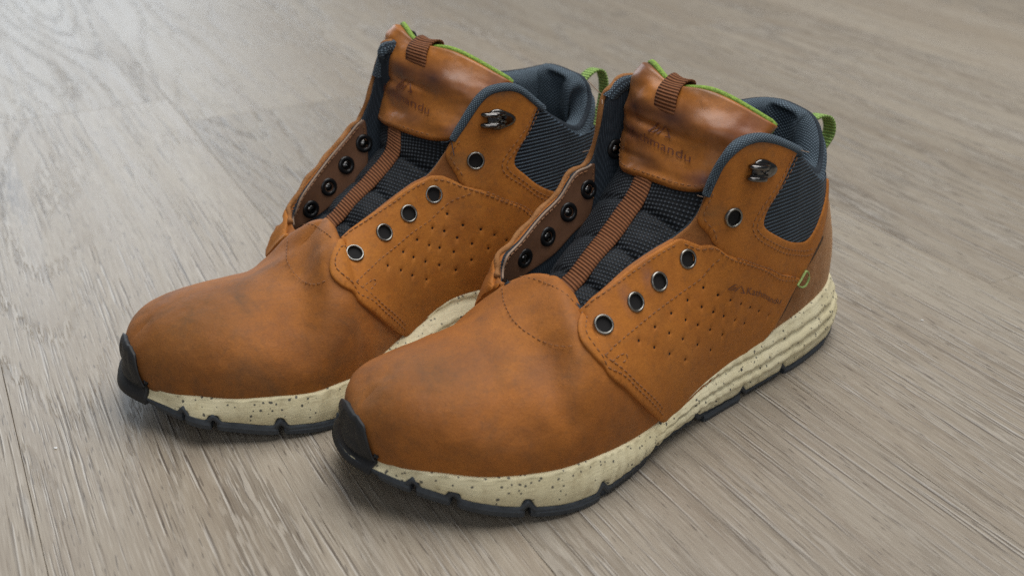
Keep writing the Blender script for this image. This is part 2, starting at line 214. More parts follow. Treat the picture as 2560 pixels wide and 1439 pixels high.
def leather(name, base, dark, light, rough=.62, dirt=.5, grain=.25, stains=(), seed=0.0, sheen=.04):
    m, nt, b = mat(name)
    t = nd(nt, 'ShaderNodeTexCoord'); mp = nd(nt, 'ShaderNodeMapping'); mp.inputs['Location'].default_value = (seed, seed*.7, 0)
    lk(nt, t.outputs['Object'], mp.inputs['Vector']); v = mp.outputs['Vector']; raw = t.outputs['Object']
    big = noise(nt, v, 22, 5, .6, .6); mid = noise(nt, v, 85, 5, .65, .3); fine = noise(nt, v, 900, 3, .7)
    c = mixc(nt, ramp(nt, big, [(.30, 0.0), (.68, 1.0)]), base, light)
    c = mixc(nt, ramp(nt, mid, [(.36, .36), (.58, 0.0)]), c, dark)
    c = mixc(nt, ramp(nt, fine, [(.35, .32), (.62, 0.0)]), c, dark)
    sc_ = noise(nt, v, 240, 7, .78, .4)
    c = mixc(nt, ramp(nt, sc_, [(.36, .32), (.48, 0.0)]), c, (.170, .075, .028))
    c = mixc(nt, ramp(nt, sc_, [(.58, 0.0), (.74, .45)]), c, light)
    dn = noise(nt, v, 30, 6, .68, .8)
    c = mixc(nt, math_(nt, 'MULTIPLY', ramp(nt, dn, [(.50, 0.0), (.72, 1.0)]), dirt), c, (.085, .052, .030))
    for (ce, si, amt, col) in stains:
        f = blob(nt, raw, ce, si)
        f = math_(nt, 'MULTIPLY', f, math_(nt, 'MULTIPLY', ramp(nt, mid, [(.32, .45), (.62, 1.0)]), ramp(nt, sc_, [(.36, 1.0), (.62, .62)])) if rough > .5 else ramp(nt, big, [(.30, .75), (.65, 1.0)]))
        c = mixc(nt, math_(nt, 'MULTIPLY', f, amt, True), c, col)
    lk(nt, c, b.inputs['Base Color'])
    lk(nt, math_(nt, 'ADD', math_(nt, 'MULTIPLY', mid, .25), rough-.12), b.inputs['Roughness'])
    b.inputs['Specular IOR Level'].default_value = .28 if rough > .5 else .5
    b.inputs['Sheen Weight'].default_value = sheen; b.inputs['Sheen Roughness'].default_value = .45
    b.inputs['Sheen Tint'].default_value = (1.0, .72, .45, 1)
    h = math_(nt, 'ADD', math_(nt, 'MULTIPLY', noise(nt, v, 1400, 2, .6), .5), math_(nt, 'MULTIPLY', noise(nt, v, 330, 4, .6), 1.0))
    bump(nt, b, h, grain, .0006)
    return m

ORANGE = (.420, .138, .018); ORANGE_D = (.265, .084, .014); ORANGE_L = (.475, .170, .026)
M = {}
M['vamp'] = leather('vamp_leather', (.340, .112, .019), (.200, .068, .016), (.405, .143, .025), .66, .34, .4,
    stains=[((.268, .008, .058), (.042, .030, .03), 0.58, (.105, .060, .030)), ((.246, .012, .062), (.022, .016, .02), 0.42, (.10, .045, .03)),
            ((.225, .034, .060), (.020, .012, .02), 0.42, (.085, .045, .035)), ((.290, -.010, .04), (.022, .03, .02), 0.42, (.13, .085, .04))])
M['vamp_far'] = leather('worn_vamp_leather', (.325, .111, .021), (.180, .064, .017), (.390, .142, .027), .66, .60, .4,
    stains=[((.272, .010, .055), (.040, .034, .03), 0.78, (.095, .058, .028)), ((.240, .004, .062), (.030, .02, .02), 0.47, (.09, .055, .035)),
            ((.289, .010, .03), (.025, .03, .02), 0.55, (.07, .04, .02))], seed=1.3)
M['orange'] = leather('orange_nubuck', ORANGE, ORANGE_D, ORANGE_L, .70, .15, .30,
    stains=[((.100, .035, .137), (.018, .02, .006), .8, (.12, .075, .05)), ((.126, .03, .106), (.008, .02, .007), .8, (.17, .095, .04)),
            ((.165, .030, .085), (.005, .02, .010), .6, (.17, .085, .085)), ((.18, .030, .079), (.005, .02, .010), .6, (.17, .085, .085)),
            ((.148, .045, .040), (.05, .03, .022), .45, (.20, .078, .026))])
M['orange_far'] = leather('worn_orange_nubuck', (.415, .143, .019), ORANGE_D, (.480, .180, .028), .70, .20, .30,
    stains=[((.096, .03, .137), (.018, .02, .006), .8, (.11, .075, .05)), ((.122, .02, .104), (.012, .02, .006), .8, (.10, .07, .04))], seed=2.1)
M['suede'] = leather('brown_suede', (.265, .098, .024), (.155, .056, .016), (.325, .125, .032), .85, .25, .8, sheen=.3)
M['edge'] = leather('cut_leather_edge', (.30, .125, .038), (.18, .07, .02), (.40, .19, .07), .8, .2, .8)
M['label'] = leather('smooth_tongue_leather', (.395, .136, .020), (.250, .080, .016), (.450, .162, .026), .42, .15, .14,
    stains=[((.118, -.004, .141), (0.0286,0.026,0.0097), 1.09, (.085, .035, .025)), ((.119, -.030, .1395), (0.0195,0.0182,0.0078), 1.09, (.075, .03, .025)),
            ((.122, -.028, .128), (0.0182,0.0208,0.0078), 0.98, (.09, .035, .03)), ((.124, -.014, .119), (0.0182,0.0169,0.0065), 0.92, (.10, .045, .028)),
            ((.100, .024, .139), (0.026,0.0169,0.013), 0.87, (.14, .035, .02)), ((.105, .014, .155), (0.026,0.0364,0.0046), 1.03, (.10, .06, .035)),
            ((.107, -.034, .157), (0.0156,0.0156,0.013), 0.92, (.10, .045, .03)), ((.118, .022, .117), (0.0156,0.0156,0.0052), 0.98, (.10, .04, .05))], sheen=.05)
M['deboss_shade'] = leather('lettering_shade', (.120, .036, .018), (.085, .026, .014), (.145, .046, .02), .5, .2, .1, sheen=0.0)  # darker brown paints the shade of pressed-in letters
M['lining_leather'] = leather('brown_lining_leather', (.150, .072, .040), (.10, .047, .026), (.185, .09, .05), .42, .2, .08, sheen=.02)

def weave(name, dark, light, su, sv, coords='UV', ridge=.5, rough=.6, strength=.5, sheen=.2, rot=0, ribbed=False):
    m, nt, b = mat(name)
    v = objco(nt, (su, sv, 1), (0, 0, rot), coords)
    sx = nd(nt, 'ShaderNodeSeparateXYZ'); lk(nt, v, sx.inputs[0])
    a_ = math_(nt, 'SINE', math_(nt, 'MULTIPLY', sx.outputs[0], 6.2832)); b_ = math_(nt, 'SINE', math_(nt, 'MULTIPLY', sx.outputs[1], 6.2832))
    pr = math_(nt, 'MULTIPLY', a_, b_)
    if ribbed:      # yarn dots in straight rows
        pr = math_(nt, 'MULTIPLY', math_(nt, 'ADD', math_(nt, 'MULTIPLY', a_, .30), .70), b_)
    wv = ramp(nt, math_(nt, 'ADD', math_(nt, 'MULTIPLY', pr, .5), .5), [(.42, 0.0), (.95, 1.0)])
    n = noise(nt, objco(nt), 60, 4)
    c = mixc(nt, wv, dark, light)
    c = mixc(nt, ramp(nt, n, [(.35, .35), (.65, 0.0)]), c, dark)
    lk(nt, c, b.inputs['Base Color']); b.inputs['Roughness'].default_value = rough
    b.inputs['Sheen Weight'].default_value = sheen*.4; b.inputs['Sheen Tint'].default_value = (.75, .87, 1, 1); b.inputs['Specular IOR Level'].default_value = .2
    bump(nt, b, wv, strength, .0006)
    return m
M['mesh'] = weave('navy_ribbed_mesh', (.003, .006, .010), (.105, .160, .220), 640, 540, 'UV', 1.0, .5, 1.0, .1, .05, True)
M['tongue_fabric'] = weave('navy_tongue_fabric', (.002, .0026, .0038), (.060, .072, .088), 420, 420, 'UV', 1.0, .55, 1.0, .08, .5)
M['collar'] = weave('slate_collar_knit', (.030, .045, .060), (.215, .290, .355), 560, 560, 'UV', 1.0, .7, .9, sheen=.25)
M['lining'] = weave('navy_lining', (.014, .020, .028), (.045, .060, .078), 800, 800, 'Object', 1.0, .7, .5)

def webbing(name, a, bcol, per=185):
    m, nt, b = mat(name)
    v = objco(nt, (1, 1, 1), out='UV')
    w = nd(nt, 'ShaderNodeTexWave', wave_type='BANDS', bands_direction='Y', wave_profile='SIN'); lk(nt, v, w.inputs['Vector'])
    w.inputs['Scale'].default_value = per; w.inputs['Distortion'].default_value = .3
    n = noise(nt, objco(nt), 500, 3)
    c = mixc(nt, ramp(nt, w.outputs['Fac'], [(.1, 0.0), (.55, 1.0)]), bcol, a)
    c = mixc(nt, ramp(nt, n, [(.35, .3), (.6, 0.0)]), c, bcol)
    lk(nt, c, b.inputs['Base Color']); b.inputs['Roughness'].default_value = .8; b.inputs['Specular IOR Level'].default_value = .2
    bump(nt, b, w.outputs['Fac'], .8, .0007)
    return m
M['strap'] = webbing('brown_webbing', (.225, .088, .036), (.100, .037, .016))
M['green_web'] = webbing('green_webbing', (.340, .500, .150), (.130, .225, .055), 170)
def plain(name, col, rough=.5, metal=0.0, n_amt=.25, n_scale=300, bmp=0.0):
    m, nt, b = mat(name)
    n = noise(nt, objco(nt), n_scale, 4)
    c = mixc(nt, ramp(nt, n, [(.35, n_amt), (.65, 0.0)]), col, tuple(x*.45 for x in col))
    lk(nt, c, b.inputs['Base Color']); b.inputs['Roughness'].default_value = rough; b.inputs['Metallic'].default_value = metal
    if bmp: bump(nt, b, n, bmp, .0005)
    return m
M['piping'] = plain('green_knit_piping', (.260, .420, .055), .75, 0, .8, 900, 1.0)
M['tag'] = plain('green_thread', (.36, .50, .16), .7, 0, .4, 1500, .5)
M['thread'] = plain('brown_thread', (.270, .118, .045), .6, 0, .3, 800)
M['thread_dark'] = plain('dark_thread', (.085, .036, .016), .7, 0, .3, 800)
M['steel'] = plain('worn_steel', (.30, .29, .265), .34, 1.0, .5, 700, .1)
M['gunmetal'] = plain('gunmetal', (.16, .155, .15), .18, 1.0, .3, 600, .1)
M['black_metal'] = plain('black_metal', (.012, .012, .013), .30, .3, .2, 600)
M['pale_edge'] = plain('pale_lining_edge', (.34, .235, .165), .7)
M['crumb'] = plain('white_crumb', (.80, .80, .78), .8)
M['hole_shade'] = plain('painted_hole_shade', (.006, .005, .005), .9)  # black stands in for the shade inside eyelets and punched holes
M['rubber'] = plain('dark_rubber', (.044, .053, .064), .6, 0, .35, 500, .3)
M['bumper'] = plain('black_toe_rubber', (.016, .017, .019), .62, 0, .35, 500, .3)
M['seam_grime'] = plain('seam_grime', (.080, .044, .022), .9, 0, .8, 900, 1.0)

def foam(name):
    m, nt, b = mat(name)
    v = objco(nt)
    warp = nd(nt, 'ShaderNodeTexNoise'); warp.inputs['Scale'].default_value = 300; lk(nt, v, warp.inputs['Vector'])
    add = nd(nt, 'ShaderNodeVectorMath', operation='MULTIPLY_ADD'); lk(nt, warp.outputs['Color'], add.inputs[0]); add.inputs[1].default_value = (.0016,)*3; lk(nt, v, add.inputs[2])
    c = mixc(nt, ramp(nt, noise(nt, v, 35, 5), [(.35, 0.0), (.7, 1.0)]), (.77, .700, .475), (.67, .590, .360))
    c = mixc(nt, ramp(nt, noise(nt, v, 160, 5, .7), [(.52, 0.0), (.75, .55)]), c, (.36, .28, .15))
    for sc, th, keep in ((250, .18, .40), (430, .24, .42), (120, .07, .55)):
        vo = nd(nt, 'ShaderNodeTexVoronoi', feature='F1'); vo.inputs['Scale'].default_value = sc; lk(nt, add.outputs[0], vo.inputs['Vector'])
        sx = nd(nt, 'ShaderNodeSeparateColor'); lk(nt, vo.outputs['Color'], sx.inputs[0])
        thr = math_(nt, 'MULTIPLY', sx.outputs[1], th*1.35)
        f = math_(nt, 'LESS_THAN', vo.outputs['Distance'], thr)
        f = math_(nt, 'MULTIPLY', f, math_(nt, 'GREATER_THAN', sx.outputs[0], keep))
        c = mixc(nt, math_(nt, 'MULTIPLY', f, .85), c, (.035, .038, .045))
    lk(nt, c, b.inputs['Base Color']); b.inputs['Roughness'].default_value = .62
    st = objco(nt, (60, 60, 1300)); h = noise(nt, st, 1.0, 3)
    bump(nt, b, math_(nt, 'ADD', h, noise(nt, v, 800, 3)), .35, .0005)
    return m
M['foam'] = foam('speckled_cream_foam')

def wood(name):
    m, nt, b = mat(name)
    tc = nd(nt, 'ShaderNodeTexCoord'); oi = nd(nt, 'ShaderNodeObjectInfo')
    off = nd(nt, 'ShaderNodeVectorMath', operation='SCALE'); lk(nt, oi.outputs['Random'], off.inputs[3]); off.inputs[0].default_value = (7.3, 11.1, 5.7)
    ad = nd(nt, 'ShaderNodeVectorMath', operation='ADD'); lk(nt, tc.outputs['Object'], ad.inputs[0]); lk(nt, off.outputs[0], ad.inputs[1])
    P = ad.outputs[0]
    def st(sx, sy, sz=1, rot=0):
        mp = nd(nt, 'ShaderNodeMapping'); mp.inputs['Scale'].default_value = (sx, sy, sz); mp.inputs['Rotation'].default_value = (0, 0, rot); lk(nt, P, mp.inputs['Vector']); return mp.outputs['Vector']
    # slow wander of the grain
    wv = nd(nt, 'ShaderNodeTexNoise'); wv.inputs['Scale'].default_value = 1.0; wv.inputs['Detail'].default_value = 1; lk(nt, st(2.2, 5.0), wv.inputs['Vector'])
    wm = nd(nt, 'ShaderNodeVectorMath', operation='MULTIPLY_ADD'); lk(nt, wv.outputs['Color'], wm.inputs[0]); wm.inputs[1].default_value = (0, .016, 0); lk(nt, P, wm.inputs[2])
    PW = wm.outputs[0]
    def sw(sx, sy):
        mp = nd(nt, 'ShaderNodeMapping'); mp.inputs['Scale'].default_value = (sx, sy, 1); lk(nt, PW, mp.inputs['Vector']); return mp.outputs['Vector']
    fine = noise(nt, sw(55, 1250), 1.0, 2, .5)
    thin = noise(nt, sw(13, 640), 1.0, 2, .45)
    sh_ = nd(nt, 'ShaderNodeVectorMath', operation='ADD'); lk(nt, sw(13, 640), sh_.inputs[0]); sh_.inputs[1].default_value = (0, .55, 0)
    lit_lip = noise(nt, sh_.outputs[0], 1.0, 2, .45)       # pale lip beside every groove: lime plus painted light on its lit side
    hair = noise(nt, sw(20, 1150), 1.0, 2, .45); s2_ = nd(nt, 'ShaderNodeVectorMath', operation='ADD'); lk(nt, sw(20, 1150), s2_.inputs[0]); s2_.inputs[1].default_value = (0, .6, 0)
    hair_lit = noise(nt, s2_.outputs[0], 1.0, 2, .45)  # same lit lip, painted pale beside the finer grooves
    act2 = ramp(nt, noise(nt, st(6.0, 18.0), 1.0, 4, .65), [(.42, .15), (.58, 1.0)])
    band = noise(nt, sw(2.6, 80), 1.0, 4, .6)
    broad = noise(nt, sw(.9, 13), 1.0, 3, .55)
    patch = noise(nt, st(3.5, 8.0), 1.0, 4, .6)
    act = ramp(nt, noise(nt, st(5.0, 30.0), 1.0, 4, .65), [(.40, .10), (.60, 1.0)])   # where the brush bit deeper
    # growth rings that open into cathedral arches, broken into short pores
    ring_n = noise(nt, sw(1.3, 7.5), 1.0, 1, .4)
    ring = nd(nt, 'ShaderNodeMath', operation='PINGPONG'); lk(nt, math_(nt, 'MULTIPLY', ring_n, 17.0), ring.inputs[0]); ring.inputs[1].default_value = .5
    ringl = ramp(nt, ring.outputs[0], [(.0, 1.0), (.10, .8), (.20, 0.0)])
    gate = ramp(nt, noise(nt, st(1.5, 4.5), 1.0, 2), [(.42, 0.0), (.58, 1.0)])
    ps = noise(nt, sw(45, 640), 1.0, 2, .5)
    pores = math_(nt, 'MULTIPLY', math_(nt, 'MULTIPLY', ringl, ramp(nt, ps, [(.46, 0.0), (.54, 1.0)])), gate)
    porel = math_(nt, 'MULTIPLY', math_(nt, 'MULTIPLY', ringl, ramp(nt, ps, [(.44, 1.0), (.50, 0.0)])), gate)
    base = mixc(nt, ramp(nt, broad, [(.34, 0.0), (.66, 1.0)]), (.282, .233, .170), (.342, .297, .231))
    base = mixc(nt, ramp(nt, patch, [(.40, .40), (.62, 0.0)]), base, (.262, .214, .160))
    base = mixc(nt, ramp(nt, band, [(.36, .40), (.50, 0.0)]), base, (.220, .170, .121))
    base = mixc(nt, ramp(nt, fine, [(.36, .32), (.48, 0.0)]), base, (.190, .145, .104))
    base = mixc(nt, math_(nt, 'MULTIPLY', ramp(nt, fine, [(.56, 0.0), (.66, .22)]), 1.0), base, (.50, .45, .38))
    base = mixc(nt, math_(nt, 'MULTIPLY', math_(nt, 'MULTIPLY', ramp(nt, thin, [(.355, 1.0), (.39, 0.0)]), act), .85), base, (.080, .060, .044))  # groove dark: pore colour plus painted shade
    base = mixc(nt, math_(nt, 'MULTIPLY', math_(nt, 'MULTIPLY', ramp(nt, lit_lip, [(.345, 1.0), (.375, 0.0)]), act), .50), base, (.56, .53, .48))
    base = mixc(nt, math_(nt, 'MULTIPLY', math_(nt, 'MULTIPLY', ramp(nt, hair, [(.365, 1.0), (.40, 0.0)]), act2), .72), base, (.095, .072, .052))  # finer grooves, their shade painted in with the pore colour
    base = mixc(nt, math_(nt, 'MULTIPLY', math_(nt, 'MULTIPLY', ramp(nt, hair_lit, [(.345, 1.0), (.37, 0.0)]), act2), .50), base, (.58, .55, .50))
    pit = noise(nt, sw(95, 980), 1.0, 1, .4)
    base = mixc(nt, math_(nt, 'MULTIPLY', ramp(nt, pit, [(.25, 1.0), (.33, 0.0)]), .7), base, (.085, .064, .047))
    base = mixc(nt, math_(nt, 'MULTIPLY', pores, .40), base, (.085, .064, .047))
    base = mixc(nt, math_(nt, 'MULTIPLY', porel, .28), base, (.50, .475, .43))
    knot = nd(nt, 'ShaderNodeTexVoronoi', feature='F1'); knot.inputs['Scale'].default_value = 1.0; lk(nt, st(1.7, 5.5), knot.inputs['Vector'])
    kf = ramp(nt, math_(nt, 'ADD', knot.outputs['Distance'], math_(nt, 'MULTIPLY', band, .16)), [(.10, 1.0), (.22, 0.0)])
    base = mixc(nt, math_(nt, 'MULTIPLY', math_(nt, 'MULTIPLY', kf, ramp(nt, fine, [(.40, 1.0), (.58, .15)])), .9), base, (.060, .046, .036))
    hs = nd(nt, 'ShaderNodeHueSaturation'); lk(nt, base, hs.inputs['Color']); hs.inputs['Saturation'].default_value = .92
    lk(nt, math_(nt, 'ADD', math_(nt, 'MULTIPLY', oi.outputs['Random'], .20), .90), hs.inputs['Value'])
    lk(nt, hs.outputs[0], b.inputs['Base Color'])
    lk(nt, math_(nt, 'ADD', math_(nt, 'MULTIPLY', band, .20), .36), b.inputs['Roughness'])
    b.inputs['Specular IOR Level'].default_value = .5
    h = math_(nt, 'SUBTRACT', math_(nt, 'MULTIPLY', fine, .35), math_(nt, 'MULTIPLY', math_(nt, 'MULTIPLY', ramp(nt, thin, [(.34, 1.0), (.42, 0.0)]), act), .5))
    h = math_(nt, 'SUBTRACT', h, math_(nt, 'MULTIPLY', pores, .9))
    bump(nt, b, h, .55, .0008)
    return m
M['wood'] = wood('limed_oak_vinyl')
M['subfloor'] = plain('dark_joint', (.05, .042, .035), .9)

# ---------------------------------------------------------------- mesh helpers
def link(name, me, m, parent=None, kind=None, smooth=True):
    if m is not None: me.materials.append(m)
    if smooth:
        me.polygons.foreach_set('use_smooth', [True]*len(me.polygons))
    o = bpy.data.objects.new(name, me); C.objects.link(o)
    if parent is not None: o.parent = parent
    if kind: o['kind'] = kind
    return o
def from_np(name, verts, faces, m, parent=None, kind=None, uvs=None, smooth=True):
    me = bpy.data.meshes.new(name)
    me.from_pydata(np.asarray(verts).reshape(-1, 3).tolist(), [], [list(map(int, f)) for f in faces])
    if uvs is not None:
        ul = me.uv_layers.new(name='UVMap'); uvs = np.asarray(uvs).reshape(-1, 2)
        idx = np.empty(len(me.loops), int); me.loops.foreach_get('vertex_index', idx)
        ul.data.foreach_set('uv', uvs[idx].ravel())
    me.validate(); me.update()
    return link(name, me, m, parent, kind, smooth)
def grid_faces(n, m, cu=False, cv=False, flip=False, base=0):
    F = []
    for i in range(n if cu else n-1):
        for j in range(m if cv else m-1):
            a = base+i*m+j; b_ = base+((i+1) % n)*m+j; c = base+((i+1) % n)*m+(j+1) % m; d = base+i*m+(j+1) % m
            F.append((a, d, c, b_) if flip else (a, b_, c, d))
    return F
def tube(path, rad, n=8, closed=False, nrm=None, flat=1.0, cap=True):
    """verts, faces of a tube along path; nrm gives the direction scaled by flat"""
    path = np.asarray(path, float); k = len(path); rad = np.broadcast_to(np.asarray(rad, float), (k,))
    t = np.roll(path, -1, 0)-np.roll(path, 1, 0)
    if not closed: t[0] = path[1]-path[0]; t[-1] = path[-1]-path[-2]
    t /= np.linalg.norm(t, axis=1, keepdims=True)
    if nrm is None: nrm = np.broadcast_to(np.array([.1, .2, 1.0]), (k, 3))
    nrm = nrm-(nrm*t).sum(1, keepdims=True)*t; nrm = nrm/np.linalg.norm(nrm, axis=1, keepdims=True)
    bi = np.cross(t, nrm)
    a = np.linspace(0, 2*np.pi, n, endpoint=False)
    V = path[:, None]+rad[:, None, None]*(np.cos(a)[None, :, None]*bi[:, None]+flat*np.sin(a)[None, :, None]*nrm[:, None])
    F = grid_faces(k, n, closed, True)
    if cap and not closed:
        F += [tuple(range(n)), tuple((k-1)*n+j for j in range(n))[::-1]]
    return V.reshape(-1, 3), F
def join(parts):
    V = []; F = []; b_ = 0
    for v, f in parts:
        v = np.asarray(v).reshape(-1, 3); V.append(v); F += [tuple(i+b_ for i in q) for q in f]; b_ += len(v)
    return np.concatenate(V), F
def resample(P, step, closed=False):
    P = np.asarray(P, float)
    if closed: P = np.vstack([P, P[:1]])
    l = np.r_[0, np.cumsum(np.linalg.norm(np.diff(P, axis=0), axis=1))]
    k = max(2, int(round(l[-1]/step))+1); s = np.linspace(0, l[-1], k)
    R = np.stack([np.interp(s, l, P[:, i]) for i in range(P.shape[1])], 1)
    return R[:-1] if closed else R
def smooth_line(P, it=2):
    P = np.asarray(P, float)
    for _ in range(it):
        Q = np.empty((2*len(P)-2, P.shape[1])); Q[0::2] = P[:-1]*.75+P[1:]*.25; Q[1::2] = P[:-1]*.25+P[1:]*.75
        P = np.vstack([P[:1], Q, P[-1:]])
    return P
def inside(poly, pts):
    x, y = pts[:, 0], pts[:, 1]; r = np.zeros(len(pts), bool)
    a = poly; b_ = np.roll(poly, -1, 0)
    for (x0, y0), (x1, y1) in zip(a, b_):
        if y0 == y1: continue
        c = ((y0 > y) != (y1 > y)) & (x < (x1-x0)*(y-y0)/(y1-y0)+x0); r ^= c
    return r
def fbm(P, sc, seed=0.0, octv=3):
    out = np.empty(len(P))
    for i, p in enumerate(P):
        out[i] = mnoise.fractal(Vector((p[0]*sc+seed, p[1]*sc-seed, p[2]*sc+2*seed)), .9, 2.0, octv)
    return out

SCL = np.array([.0125, .09])     # patch units to metres, roughly
def uvshift(S, uv, off):
    """move surface points by metric vectors off (n, 3) inside the surface"""
    su, sv = S.jac(uv[:, 0], uv[:, 1])
    a = (su*su).sum(1)+1e-12; b_ = (su*sv).sum(1); c = (sv*sv).sum(1)+1e-12; p = (su*off).sum(1); q = (sv*off).sum(1)
    det = np.maximum(a*c-b_*b_, 1e-14)
    return uv+np.stack([(c*p-b_*q)/det, (a*q-b_*p)/det], 1)
def panel(name, S, poly, top, bot, m, parent, holes=(), step=.0022, edge=.0011, disp=None, chaikin=1, kind=None, uvm=None, ragged=0.0, cell=None):
    """a sheet of leather cut to a closed outline on the last: rounded cut edge, thickness, punched holes"""
    pl = smooth_line(np.vstack([poly, poly[:1]]), chaikin)[:-1]
    P3 = S(pl[:, 0], pl[:, 1]); full = np.hstack([P3, pl])
    l = np.r_[0, np.cumsum(np.linalg.norm(np.diff(np.vstack([P3, P3[:1]]), axis=0), axis=1))]
    k = max(8, int(l[-1]/.0012)); s = np.linspace(0, l[-1], k, endpoint=False)
    ext = np.vstack([pl, pl[:1]]); uv = np.stack([np.interp(s, l, ext[:, i]) for i in range(2)], 1)
    def area(q): return .5*np.sum(q[:, 0]*np.roll(q[:, 1], -1)-np.roll(q[:, 0], -1)*q[:, 1])
    if area(uv) < 0: uv = uv[::-1]
    if ragged:
        rg = np.random.default_rng(5).normal(size=len(uv)); uv = uv+np.stack([rg*ragged/SCL[0], np.roll(rg, 3)*ragged/SCL[1]], 1)*.5
    B3 = S(uv[:, 0], uv[:, 1]); n = S.normal(uv[:, 0], uv[:, 1])
    t = np.roll(B3, -1, 0)-np.roll(B3, 1, 0); t /= np.linalg.norm(t, axis=1, keepdims=True)+1e-12
    inn = np.cross(n, t)
    # the inward side in patch space
    test = uvshift(S, uv, inn*.0006)
    if np.mean(inside(uv*SCL, test*SCL)) < .5: inn = -inn
    r1 = uvshift(S, uv, inn*edge*.30); r2 = uvshift(S, uv, inn*edge)
    V2 = [uv, r1[::1], r2[::2]]; H = [np.full(len(uv), .72), np.full(len(r1), .93), np.full(len(r2[::2]), 1.0)]
    E = [(i, (i+1) % len(uv)) for i in range(len(uv))]
    base = sum(map(len, V2)); hl = []
    for (hu, hv, hr) in holes:
        nn = 12; a = np.linspace(0, 2*np.pi, nn, endpoint=False)
        c3 = np.array([[hu, hv]]*nn); nh = S.normal(np.array([hu]), np.array([hv]))[0]
        e1 = np.cross(nh, [0, 0, 1.0]); e1 /= np.linalg.norm(e1); e2 = np.cross(nh, e1)
        d3 = np.cos(a)[:, None]*e1+np.sin(a)[:, None]*e2
        ra = uvshift(S, c3, d3*hr); rb = uvshift(S, c3, d3*(hr+.0003))
        V2 += [ra, rb]; H += [np.full(nn, .90), np.full(nn, 1.0)]
        E += [(base+i, base+(i+1) % nn) for i in range(nn)]; hl.append((base, nn, ra)); base += 2*nn
    # interior points
    lo, hi = uv.min(0), uv.max(0); lenv = np.linalg.norm(S(np.array([lo[0]*.5+hi[0]*.5]*20), np.linspace(lo[1], hi[1], 20))[1:]-S(np.array([lo[0]*.5+hi[0]*.5]*20), np.linspace(lo[1], hi[1], 20))[:-1], axis=1).sum()
    nv = max(3, int(lenv/step)); pts = []
    for j, vv in enumerate(np.linspace(lo[1], hi[1], nv)):
        uu = np.linspace(lo[0], hi[0], 300); q = S(uu, np.full(300, vv)); ll = np.r_[0, np.cumsum(np.linalg.norm(np.diff(q, axis=0), axis=1))]
        ku = max(3, int(ll[-1]/step)); ss = (np.arange(ku)+(.5 if j % 2 else 0))*step
        pts.append(np.stack([np.interp(ss, ll, uu), np.full(ku, vv)], 1))
    pts = np.concatenate(pts); pts = pts[inside(uv*SCL, pts*SCL)]
    p3 = S(pts[:, 0], pts[:, 1]); keep = np.ones(len(pts), bool)
    for i in range(0, len(pts), 2000):
        dd = np.sqrt(((p3[i:i+2000, None]-B3[None])**2).sum(-1)).min(1); keep[i:i+2000] &= dd > edge*1.5
    for (hu, hv, hr) in holes:
        hc = S(np.array([hu]), np.array([hv]))[0]; keep &= np.linalg.norm(p3-hc, axis=1) > hr+.0011
    pts = pts[keep]; V2.append(pts); H.append(np.ones(len(pts)))
    V2 = np.concatenate(V2); H = np.concatenate(H)
    cd = delaunay_2d_cdt([Vector(p) for p in (V2*SCL)], E, [], 0, 1e-7)
    vo = np.array([[p.x, p.y] for p in cd[0]])/SCL; fo = [tuple(f) for f in cd[2]]; orig = cd[3]
    hh = np.array([H[o[0]] if o else .72 for o in orig])
    ce = np.array([vo[list(f)].mean(0) for f in fo]); ok = inside(uv*SCL, ce*SCL)
    for (_, _, ra) in hl: ok &= ~inside(ra*SCL, ce*SCL)
    fo = [f for f, k_ in zip(fo, ok) if k_]
    P = S(vo[:, 0], vo[:, 1]); n = S.normal(vo[:, 0], vo[:, 1])
    h = bot+(top-bot)*hh
    if disp is not None: h = h+disp(P, vo)*np.clip((hh-.7)/.3, 0, 1)*np.sign(top-bot if top != bot else 1)
    V = P+n*h[:, None]
    # cut edges: walls down to the lower face along every border
    cnt = {}
    for f in fo:
        for a_, b_ in zip(f, f[1:]+f[:1]): cnt[(a_, b_)] = cnt.get((a_, b_), 0)+1
    low = {}; VV = [V]; nb = len(V); extra = []; F = list(fo)
    for (a_, b_) in cnt:
        if (b_, a_) in cnt: continue
        for q in (a_, b_):
            if q not in low:
                low[q] = nb+len(extra); extra.append(P[q]+n[q]*bot)
        F.append((b_, a_, low[a_], low[b_]))
    if extra: VV.append(np.array(extra))
    V = np.concatenate(VV)
    if top < bot: F = [f[::-1] for f in F]
    sharp = [(a_, b_) for (a_, b_) in cnt if (b_, a_) not in cnt]
    uvs = None
    if uvm is not None:
        allv = np.concatenate([P, np.array(extra)]) if extra else P; uvs = uvm(allv)
    o = from_np(name, V, F, m, parent, kind, uvs)
    sh = {tuple(sorted(e)) for e in sharp}
    for e in o.data.edges:
        if tuple(sorted(e.vertices)) in sh: e.use_edge_sharp = True
    return o
def on(S, uv, h=0.0):
    uv = np.asarray(uv, float).reshape(-1, 2); return S(uv[:, 0], uv[:, 1])+S.normal(uv[:, 0], uv[:, 1])*np.asarray(h).reshape(-1, 1)
